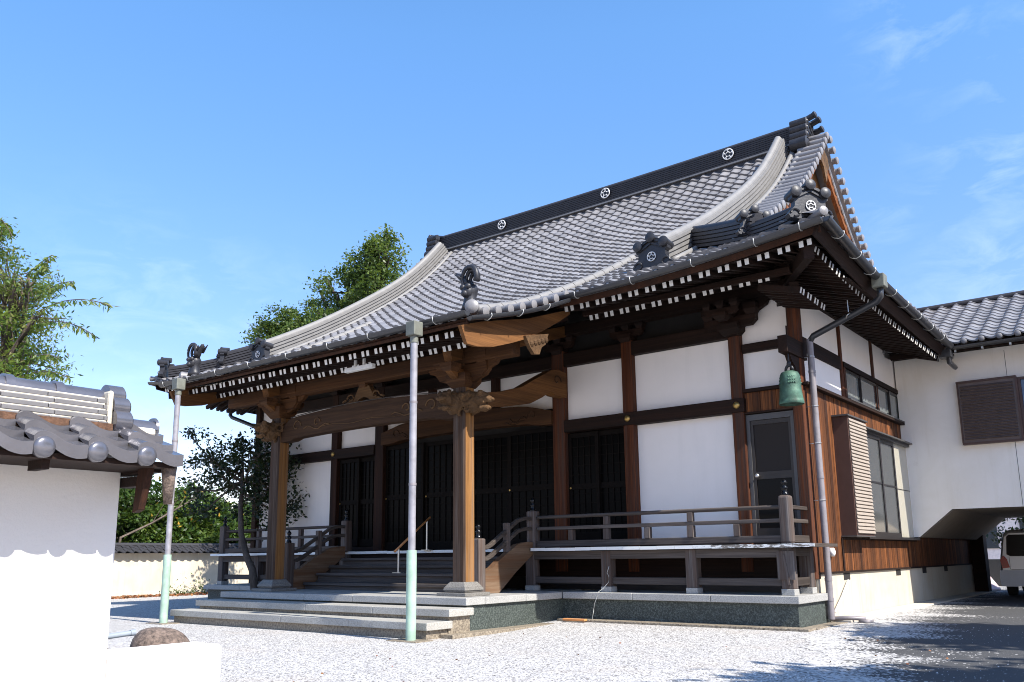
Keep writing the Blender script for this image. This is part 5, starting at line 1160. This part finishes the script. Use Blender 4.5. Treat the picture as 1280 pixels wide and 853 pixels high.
# ------------------------------------------------------------------ foreground roofed wall
W = thing('roofed_wall', (-6.15, 1, 0), 'white plastered wall with glossy grey tile roof at the left front', 'wall')
XW = -6.15
m = MB(); m.box(XW-.65, XW-.30, -6, 3.40, -.1, 1.75); m.build('wall', 'plaster_rough', W, bevel=.01)
def Pw(u, s, hh): return (XW+.30-s*.87, u, 1.655+s*.50+hh)
UW0, UW1 = 3.54-.345*28, 3.54
m = MB(); TPs = TP; 
TP = [(0, .5), (.06, .82), (.13, .97), (.2, 1), (.28, .94), (.38, .74), (.5, .42), (.6, .2), (.7, .07), (.8, .0), (.9, .03), (1, .12)]
def slopew(m, sgn):
    P = Pw if sgn > 0 else (lambda u, s, hh: (2*(XW-.175)-Pw(u, s, hh)[0], u, Pw(u, s, hh)[2]))
    tiles(m, UW0, UW1, .345, P, 3, .165, lambda u, s: True, .075, .05, .003)
slopew(m, 1); slopew(m, -1)
TPw = TP; TP = TPs
# deep lip of the eave course
n_ = 28; wt = .345
for i in range(n_):
    vs = [Pw(UW0+(i+t)*wt, -.004, h_*.075+.05) for t, h_ in TPw]+[(Pw(UW0+(i+t)*wt, -.004, 0)[0]-.004, UW0+(i+t)*wt, Pw(0, 0, h_*.075)[2]-.035) for t, h_ in TPw]; q = len(TPw)
    m.add(vs, [(q+k, q+k+1, k+1, k) for k in range(q-1)], 0, random.uniform(.9, 1.05))
m.build('roof_tiles', simple('wall_roof_tile_toned', (.125, .122, .135), .26, .5, .1, 6, .1, 25, .8, tone=True), W, smooth=True, autosmooth=38)
m = MB()
for i in range(n_):
    b = Vector(Pw(UW0+(i+.2)*wt, -.01, .03)); m.lathe([(.069, -.06), (.071, -.012), (.065, .003), (.045, .012), (.015, .016)], b, 22, 0, (1, 0, 0))
m.build('eave_discs', 'tile_glazed', W, smooth=True, autosmooth=50)
XM = XW-.175
m = MB(); m.box(XM-.17, XM+.17, UW0, 3.16, 1.80, 1.925); m.build('clay_bed', 'soil', W)
m = MB()
for k in range(5):
    z0 = 1.905+k*.042; wv = .165-.012*k; y = UW0-.3*(k % 2); 
    while y < 3.13:
        y1 = min(y+.34, 3.13); 
        m.box(XM-wv, XM+wv, y+.002, y1-.002, z0, z0+.031); y += .34
    m.box(XM-wv*.9, XM+wv*.9, UW0, 3.12, z0+.03, z0+.043, 1)
m.build('ridge_courses', ['tile_noshi', 'mortar'], W, bevel=.004)
m = MB(); zc = 2.115
for k in range(24):
    y1 = 3.14-k*.325; y0 = y1-.325
    arc = [(.085*math.cos(a_), .075*math.sin(a_)) for a_ in np.linspace(0, math.pi, 12)]
    m.sweep([(XM, y0, zc), (XM, y1, zc)], arc)
    arc = [(.097*math.cos(a_), .09*math.sin(a_)) for a_ in np.linspace(0, math.pi, 12)]
    if k: m.sweep([(XM, y1-.03, zc), (XM, y1+.03, zc)], arc)
m.build('ridge_cap', 'tile_glazed', W, smooth=True, autosmooth=50)
m = MB(); m.box(XM-.15, XM+.15, 3.125, 3.165, 1.9, 2.17); m.build('mortar_end', 'mortar', W, bevel=.02)
m = MB()     # scalloped end tile
for zz, xx, rr in ((2.15, 0, .085), (2.06, .09, .075), (2.06, -.09, .075), (1.95, .13, .085), (1.95, -.13, .085), (2.0, 0, .1)):
    m.lathe([(rr*.98, -.055), (rr, .06), (rr*.8, .075), (rr*.75, .068), (rr*.3, .085)], (XM+xx, 3.22, zz), 18, 0, (0, 1, 0))
m.build('ridge_end_tile', 'tile_glazed', W, smooth=True, autosmooth=40)
m = MB(); arc = [(.085*math.cos(a_), .075*math.sin(a_)) for a_ in np.linspace(0, math.pi, 12)]; m.sweep([(XM, 3.2, 1.93), (XM, 3.55, 1.93)], arc); m.lathe([(.083, 0), (.088, .02), (.05, .035)], (XM, 3.54, 1.945), 16, 0, (0, 1, 0)); m.build('ridge_cap', 'tile_glazed', W, smooth=True, autosmooth=50)
m = MB(); m.box(XM-.12, XM+.12, 3.2, 3.52, 1.80, 1.935); m.build('mortar_bed', 'mortar', W, bevel=.02)
m = MB()
for z0, z1, x0, x1 in ((1.59, 1.635, XW-.45, XW+.12), (1.50, 1.575, XW-.35, XW-.06)): m.box(x0, x1, 3.41, 3.50, z0, z1)
m.build('roof_beam', 'woodY', W, bevel=.006)
m = MB(); m.prism([(.0, .0), (.13, .0), (.03, -.31), (-.05, -.33)], (XW+.04, 3.40, 1.63), (1, 0, 0), (0, 0, 1), .05); m.build('eave_bracket', 'woodZ', W, bevel=.006)
m = MB(); m.tube([(XW+.20, 3.49, 1.66), (XW+.19, 3.50, 1.5), (XW+.18, 3.51, 1.36)], [.06, .042, .03], 9); m.build('mortar_hanger', 'rock', W, smooth=True)
m = MB(); m.box(XW-.3, XW+.26, UW0, 3.5, 1.612, 1.65); 
for y in np.arange(-5.5, 3.2, .9): m.box(XW, XW+.2, y+.01, y+.06, 1.55, 1.625)
m.build('eave_board', 'woodY', W)
LW = MB(); LW.box(XW-.70, XW-.28, 3.405, 4.34, -.14, .30); tag(LW.build('low_wall', 'plaster', bevel=.03), 'low white plastered wall before the boulders, beside the tiled wall end', 'wall')
def boulder(c, rx, ry, rz, lab, seed):
    bm = bmesh.new(); bmesh.ops.create_icosphere(bm, subdivisions=4, radius=1)
    rg = np.random.default_rng(seed); ph = rg.uniform(0, 6, (9,)); fr = rg.uniform(1.2, 4, (9, 3))
    for v in bm.verts:
        n_ = sum(math.sin(v.co.dot(Vector(fr[k]))+ph[k])*.045 for k in range(9)); v.co *= 1+n_
        v.co = Vector((v.co.x*rx, v.co.y*ry, v.co.z*rz))
    me = bpy.data.meshes.new('boulder'); bm.to_mesh(me); bm.free(); me.materials.append(MAT['rock']); me.polygons.foreach_set('use_smooth', [True]*len(me.polygons))
    o = bpy.data.objects.new('boulder', me); COL.objects.link(o); o.location = c; tag(o, lab, 'boulder', 'boulders behind the low white wall')
boulder((-7.15, 4.23, .10), .28, .27, .33, 'brown domed boulder in full view behind the low white wall', 3)
boulder((-7.15, 3.62, .05), .27, .26, .30, 'brown boulder half hidden by the tiled wall, under the grey pipe', 5)
m = MB(); m.tube([(-7.02, 3.2, .345), (-7.0, 3.88, .395)], .022, 12); m.tube([(-7.0, 3.86, .394), (-7.0, 3.90, .397)], .026, 12); tag(m.build('plastic_pipe', 'pvc', smooth=True, autosmooth=50), 'grey plastic pipe lying across the half hidden boulder', 'pipe')
# ------------------------------------------------------------------ perimeter wall
PX = -27.0
PW = thing('perimeter_wall', (PX-.2, 14, -.2), 'long cream boundary wall with dark tile coping beyond the gravel yard', 'wall')
m = MB(); m.box(PX-.45, PX, -6, 40, -.4, 1.20); m.build('wall', 'plaster_old', PW)
m = MB()
def Pp(u, s, hh): return (PX+.28-s*.86, u, 1.20+s*.5+hh)
tiles(m, -6, 40, .27, Pp, 2, .22, lambda u, s: True, .055, .03)
m.add([(PX-.12, -6, 1.43), (PX-.12, 40, 1.43), (PX-.7, 40, 1.18), (PX-.7, -6, 1.18)], [(0, 1, 2, 3)]); m.build('coping_tiles', 'tile_dark', PW, smooth=True, autosmooth=38)
m = MB(); m.tube([(PX-.14, y, 1.46) for y in np.linspace(-6, 40, 40)], .075, 8); m.build('ridge_cap', 'tile_dark', PW, smooth=True)
m = MB(); m.box(PX+.003, PX+.03, -6, 40, -.4, -.02); m.build('wall_base', 'concrete', PW)
# ------------------------------------------------------------------ vegetation
def leaves(name, pts, size, mat, parent=None, flat=.0, aspect=.5, tones=None, dirs=None, seed=1):
    rg = np.random.default_rng(seed); n = len(pts); pts = np.asarray(pts)
    a = rg.normal(size=(n, 3)); a[:, 2] = a[:, 2]*(1-flat)-.25
    if dirs is not None: a = a*.35+np.asarray(dirs)
    a /= np.linalg.norm(a, axis=1)[:, None]
    b = rg.normal(size=(n, 3)); b[:, 2] *= .6; b -= (b*a).sum(1)[:, None]*a; b /= np.linalg.norm(b, axis=1)[:, None]
    c = np.cross(a, b); L = size*rg.uniform(.65, 1.3, n)[:, None]; wv = L*aspect
    v = np.stack([pts, pts+a*L*.5+b*wv*.5+c*L*.06, pts+a*L, pts+a*L*.5-b*wv*.5+c*L*.06], 1).reshape(-1, 3)
    me = bpy.data.meshes.new(name); me.vertices.add(4*n); me.vertices.foreach_set('co', v.ravel())
    me.loops.add(4*n); me.loops.foreach_set('vertex_index', np.arange(4*n)); me.polygons.add(n)
    me.polygons.foreach_set('loop_start', np.arange(0, 4*n, 4)); me.update(calc_edges=True)
    at = me.attributes.new('tone', 'FLOAT', 'FACE'); at.data.foreach_set('value', (tones if tones is not None else rg.uniform(0, 1, n)).astype(np.float32))
    me.materials.append(MAT[mat]); me.validate()
    o = bpy.data.objects.new(name, me); COL.objects.link(o)
    if parent is not None: o.parent = parent; o.location = -worldloc(parent)
    return o
def clumps(blobs, nclump, nleaf, crad, seed, surf=.6):
    """leaf clumps scattered through several ellipsoids, denser to the outside"""
    rg = np.random.default_rng(seed); P = []; Tn = []; C = []
    vol = np.array([b[1][0]*b[1][1]*b[1][2] for b in blobs])**.7; cnt = np.maximum(2, (nclump*vol/vol.sum()).astype(int))
    for (c, rr), k in zip(blobs, cnt):
        u = rg.normal(size=(k, 3)); u /= np.linalg.norm(u, axis=1)[:, None]; rad = rg.uniform(0, 1, k)**(1/3*(1-surf)+.12)
        cc = np.array(c)+u*rad[:, None]*np.array(rr)
        for q in cc:
            m_ = int(nleaf*rg.uniform(.5, 1.4)); cr_ = crad*rg.uniform(.6, 1.3)
            P.append(q+rg.normal(size=(m_, 3))*cr_*np.array([.55, .55, .4])); Tn.append(np.clip(rg.uniform(0, 1)+rg.normal(size=m_)*.15, 0, 1)); C.append(q)
    return np.concatenate(P), np.concatenate(Tn), np.array(C)
def tree(name, lab, cat, base, h0, blobs, ncl, nl, crad, lsize, lmat, bark='bark', tr=.16, group=None, seed=1, trunkpath=None, aspect=.5, flat=.2):
    o = thing(name, base, lab, cat, group); b = Vector(base)
    P, Tn, C = clumps(blobs, ncl, nl, crad, seed)
    rg = np.random.default_rng(seed+50)
    m = MB(); tp = trunkpath or [b, b+Vector((.1, .05, h0*.5)), b+Vector((.0, .1, h0))]
    tp = [Vector(p) for p in tp]; k = len(tp)
    m.tube(tp, [lerp(tr, tr*.5, i/(k-1)) for i in range(k)], 10)
    for c, rr in blobs:
        c = Vector(c); s0 = tp[-1] if rg.uniform() < .6 else tp[-2].lerp(tp[-1], .6); mid = s0.lerp(c, .5)+Vector(rg.normal(size=3)*.12*(c-s0).length*.5)
        m.tube([s0, mid, c], [tr*.45, tr*.28, tr*.12], 7)
        for q in C[rg.permutation(len(C))[:200]]:
            q = Vector(q)
            if (q-c).length < max(rr)*1.05 and rg.uniform() < .5: m.tube([mid.lerp(c, rg.uniform(.2, 1)), c.lerp(q, .5)+Vector((0, 0, -.05)), q], [tr*.14, tr*.09, tr*.04], 5)
    m.build('trunk', bark, o, smooth=True)
    leaves('crown', P, lsize, lmat, o, flat, aspect, Tn, seed=seed); return o
# big camphor behind the hall
cb = [((-29.3, 27, 15.4), (1.2, 1.3, .8)), ((-28.6, 27, 14.5), (1.1, 1.3, 1.0)), ((-30.4, 27.2, 14.6), (1.2, 1.4, .9)), ((-31.6, 27.2, 13.9), (1.1, 1.3, .8)), ((-29.4, 27, 13.4), (1.8, 1.8, 1.0)), ((-33.0, 27, 14.9), (.45, .5, .3)), ((-33.4, 27, 14.25), (.35, .4, .25)), ((-33.2, 27.2, 13.1), (1.1, 1.2, .7)), ((-34.8, 27.3, 12.9), (1.0, 1.1, .6)), ((-36.3, 27, 13.2), (1.1, 1.2, .75)), ((-37.8, 27.2, 12.7), (.9, 1, .7)), ((-36.8, 27, 12.2), (1.4, 1.3, .8)), ((-34, 27, 11.8), (2, 1.6, 1.0)), ((-31, 27, 12.2), (2, 1.8, 1.2)), ((-28.6, 27, 16.0), (.5, .5, .35))]
tree('evergreen_tree', 'tall loose evergreen tree rising behind the left roof slope', 'tree', (-31, 27.5, 0), 10, cb, 330, 72, .42, .18, 'leaf_back', 'bark_dark', .45, seed=4)
# feathery tree at the left edge
lb = [((-27.2, 10.2, 9.4), (1.3, 1.3, .9)), ((-26.2, 10, 8.3), (1.7, 1.5, .9)), ((-27.5, 10, 10.3), (.8, .8, .6)), ((-25.6, 10.2, 9.0), (.9, .9, .35)), ((-26.5, 10, 6.9), (1.9, 1.6, 1.1)), ((-25.0, 10, 6.3), (1.2, 1.2, .8)), ((-24.5, 10, 7.6), (.8, .9, .35)), ((-28.5, 10, 7.5), (2, 2, 1.8)), ((-27, 10, 5.2), (2.4, 2, 1.2)), ((-25, 10, 5.1), (1.6, 1.5, .7))]
LT = tree('broadleaf_tree', 'bright green feathery tree with long drooping sprays at the left edge', 'tree', (-27.5, 10.5, 0), 5.5, lb, 300, 75, .40, .15, 'leaf_left', 'bark', .28, seed=9, aspect=.3, flat=.1)
P = []; Dv = []; tw = MB(); rg = np.random.default_rng(3)
for (s0, e0, drop) in [((-24.9, 10, 7.6), (-20.25, 10, 7.05), .55), ((-24.8, 10, 7.3), (-21.0, 10, 6.45), .45), ((-25.3, 10, 8.9), (-24.0, 10.1, 9.25), .1), ((-24.6, 10, 8.0), (-22.3, 10, 8.1), .3), ((-25, 10, 5.9), (-22.2, 10, 5.55), .3), ((-25.2, 10, 6.3), (-22.8, 10, 6.15), .3), ((-26, 9.8, 10.2), (-27.0, 9.8, 11.0), .1), ((-24.8, 10, 8.7), (-24.1, 10, 8.95), .1), ((-27.3, 10, 10.4), (-27.4, 10, 11.1), 0), ((-25.2, 10, 5.2), (-22.9, 10, 5.0), .2)]:
    s0, e0 = Vector(s0), Vector(e0); pts = []
    for i in range(40):
        t = i/39; p = s0.lerp(e0, t)+Vector((0, 0, drop*4*t*(1-t)*.6)); pts.append(p)
        if i > 4:
            for sg in (-1, 1):
                P.append(p+Vector(rg.normal(size=3)*.02)); Dv.append(((e0-s0).normalized()*.35+Vector((0, sg*.5, -.75+.3*sg))).normalized())
    tw.tube(pts[::3], .012, 5)
tw.build('twigs', 'bark', LT); leaves('drooping_sprays', P, .20, 'leaf_left', LT, 0, .3, None, np.array([tuple(v) for v in Dv]), 6)
# dark camellia by the hall's left corner
db = [((-16.7, 11.9, 3.3), (.85, .7, .7)), ((-17.5, 11.8, 3.0), (.8, .7, .65)), ((-16.4, 12.1, 2.6), (.7, .6, .6)), ((-17.2, 12, 2.3), (.7, .6, .45)), ((-18.2, 11.6, 3.4), (.55, .5, .45)), ((-17.6, 12.1, 3.8), (.5, .5, .35)), ((-16.2, 12.1, 3.4), (.5, .5, .5)), ((-18.6, 11.5, 2.6), (.45, .4, .3)), ((-18.9, 11.5, 3.9), (.3, .3, .2)), ((-16.2, 12.2, 1.9), (.4, .4, .5)), ((-18.0, 11.5, 2.1), (.5, .4, .3))]
tree('small_tree', 'small dark leaved tree with a bent pale trunk beside the left veranda', 'tree', (-15.85, 11.35, 0), 2, db, 130, 46, .26, .10, 'leaf_dark', 'bark', .09, seed=12, trunkpath=[(-15.8, 11.35, .2), (-15.95, 11.35, .75), (-16.2, 11.38, 1.0), (-16.55, 11.45, 1.5), (-16.85, 11.6, 2.1), (-17.1, 11.8, 2.7)], aspect=.55)
tree('garden_tree', 'mid green tree seen in the gap between small dark tree and hall corner', 'tree', (-23.3, 17.5, -.1), 2.5, [((-22.9, 17.5, 4.6), (.8, .8, .9)), ((-23.1, 17.6, 5.6), (.6, .6, .6)), ((-23.4, 17.4, 3.4), (1.0, 1, .9)), ((-23, 17.4, 2.4), (.9, .9, .8))], 90, 60, .3, .13, 'leaf_back', 'bark_dark', .1, seed=15)
# bushes behind the perimeter wall
hs = [((-28.8, 14.3), 4.3, 'leaf_hedge', 'dark glossy bush tight behind the tiled wall end'), ((-29.4, 16.0), 4.4, 'leaf_hedge', 'full dark green bush behind the boundary wall, touching the wall end'), ((-28.6, 17.0), 3.3, 'leaf_hedge2', 'bright yellow green bush behind the boundary wall, beside the left drainpipe'), ((-29.6, 18.2), 4.1, 'leaf_hedge2', 'light green loose bush behind the boundary wall, right of the drainpipe'), ((-28.8, 19.4), 3.5, 'leaf_hedge', 'low mid green bush behind the boundary wall by the veranda corner'), ((-29.4, 21.4), 4.0, 'leaf_hedge', 'broad green bush seen through the veranda railing'), ((-29.0, 12.4), 4.2, 'leaf_hedge', 'tall dark bush behind the tiled wall')]
for i, ((x, y), h_, mt, lab) in enumerate(hs):
    bl = [((x, y, h_*.66), (1.0, 1.0, h_*.32)), ((x+.3, y+.6, h_*.5), (1.0, .9, h_*.38)), ((x+.1, y-.6, h_*.52), (1.0, .9, h_*.36)), ((x+.6, y, h_*.34), (.8, 1.1, h_*.28))]
    tree('bush', lab, 'bush', (x, y, -.2), h_*.35, bl, 150, 80, .28, .16, mt, 'bark_dark', .07, 'bushes behind the boundary wall', 20+i)
o = thing('sapling', (-27.9, 14.4, -.2), 'thin leaning sapling with a few yellow leaves before the bushes', 'sapling')
m = MB(); m.tube([(-27.9, 14.4, -.2), (-27.7, 14.6, 1.7), (-27.6, 15.6, 2.2), (-27.5, 17.1, 3.1), (-27.5, 18.4, 4.2)], [.06, .05, .035, .025, .01], 6)
for k in range(6): m.tube([(-27.6, 15.6+.45*k, 2.2+.27*k), (-27.5+.2*math.sin(k), 15.9+.5*k, 2.8+.33*k)], [.016, .006], 5)
m.build('stem', 'bark', o); rg = np.random.default_rng(8); leaves('leaves', np.stack([rg.uniform(-27.7, -27.3, 26), 15.2+rg.uniform(0, 4, 26), 2.0+rg.uniform(0, 2, 26)], 1), .16, 'leaf_yellow', o, 0, .5, None, None, 5)
rg = np.random.default_rng(2); n = 2200; yv = rg.uniform(10, 19.0, n); xv = PX+.1+np.abs(rg.normal(0, .35, n))
tag(leaves('fallen_leaves', np.stack([xv, yv, rg.uniform(-.18, -.1, n)], 1), .11, 'leaf_fallen', None, .9, .6, None, None, 3), 'reddish fallen leaves along the foot of the boundary wall', 'leaves', kind='stuff')
for i, (y, h_) in enumerate(((16.2, .26), (16.9, .36), (17.5, .24))):
    rg = np.random.default_rng(30+i); tag(leaves('weed', np.stack([PX+.3+rg.normal(0, .14, 170), y+rg.normal(0, .2, 170), -.2+np.abs(rg.normal(0, h_*.6, 170))], 1), .10, 'leaf_hedge', None, 0, .35, None, None, 40+i), ('low weed at the wall foot nearest the drainpipe', 'tallest weed tuft at the wall foot', 'weed tuft at the wall foot nearest the steps')[i], 'weed', 'weeds along the boundary wall')
# foliage hanging beyond the passage, and the tree whose shade falls on the drive
tree('shade_tree', 'dark leafy tree beyond the passage, overhanging the parked minivan', 'tree', (-1.5, 31, 0), 2.6, [((-3.6, 31, 3.0), (1.6, 1.3, .7)), ((-2.0, 31, 3.2), (1.6, 1.4, 1)), ((-4.7, 31, 3.4), (1.2, 1, .8)), ((-5.3, 31.5, 2.2), (.5, .5, .35)), ((-3.9, 31, 2.2), (.8, .6, .4)), ((-5.0, 31, 1.3), (.5, .4, .3)), ((-3.4, 30.8, 1.6), (.9, .6, .4)), ((0, 31, 3.4), (2, 1.6, 1.4))], 170, 60, .3, .15, 'leaf_dark', 'bark_dark', .2, seed=33)
tree('driveway_tree', 'tree standing beside the drive outside the picture, shading the asphalt', 'tree', (6.2, 8.6, 0), 4.2, [((4.7, 11.5, 6.0), (2.1, 1.1, 1.0)), ((6.7, 11.5, 6.2), (2.0, 1.3, 1.0)), ((5.3, 6.6, 6.0), (2.0, 1.7, 1.0)), ((7.4, 6.9, 6.2), (2.2, 1.8, 1.2)), ((6.2, 9.2, 6.0), (1.0, 1.0, .8))], 760, 80, .5, .33, 'leaf_back', 'bark_dark', .2, seed=35)

rg = np.random.default_rng(77); n = 40; yv = rg.uniform(4.5, 11, n); xv = -1.6-rg.uniform(0, 1, n)*6.2
tag(leaves('scattered_leaves', np.stack([xv, yv, np.array([gz(a_, b_) for a_, b_ in zip(xv, yv)])+.014], 1), .035, 'leaf_fallen', None, .95, .6, None, None, 78), 'few dry brown leaves scattered over the white gravel', 'leaves', kind='stuff')
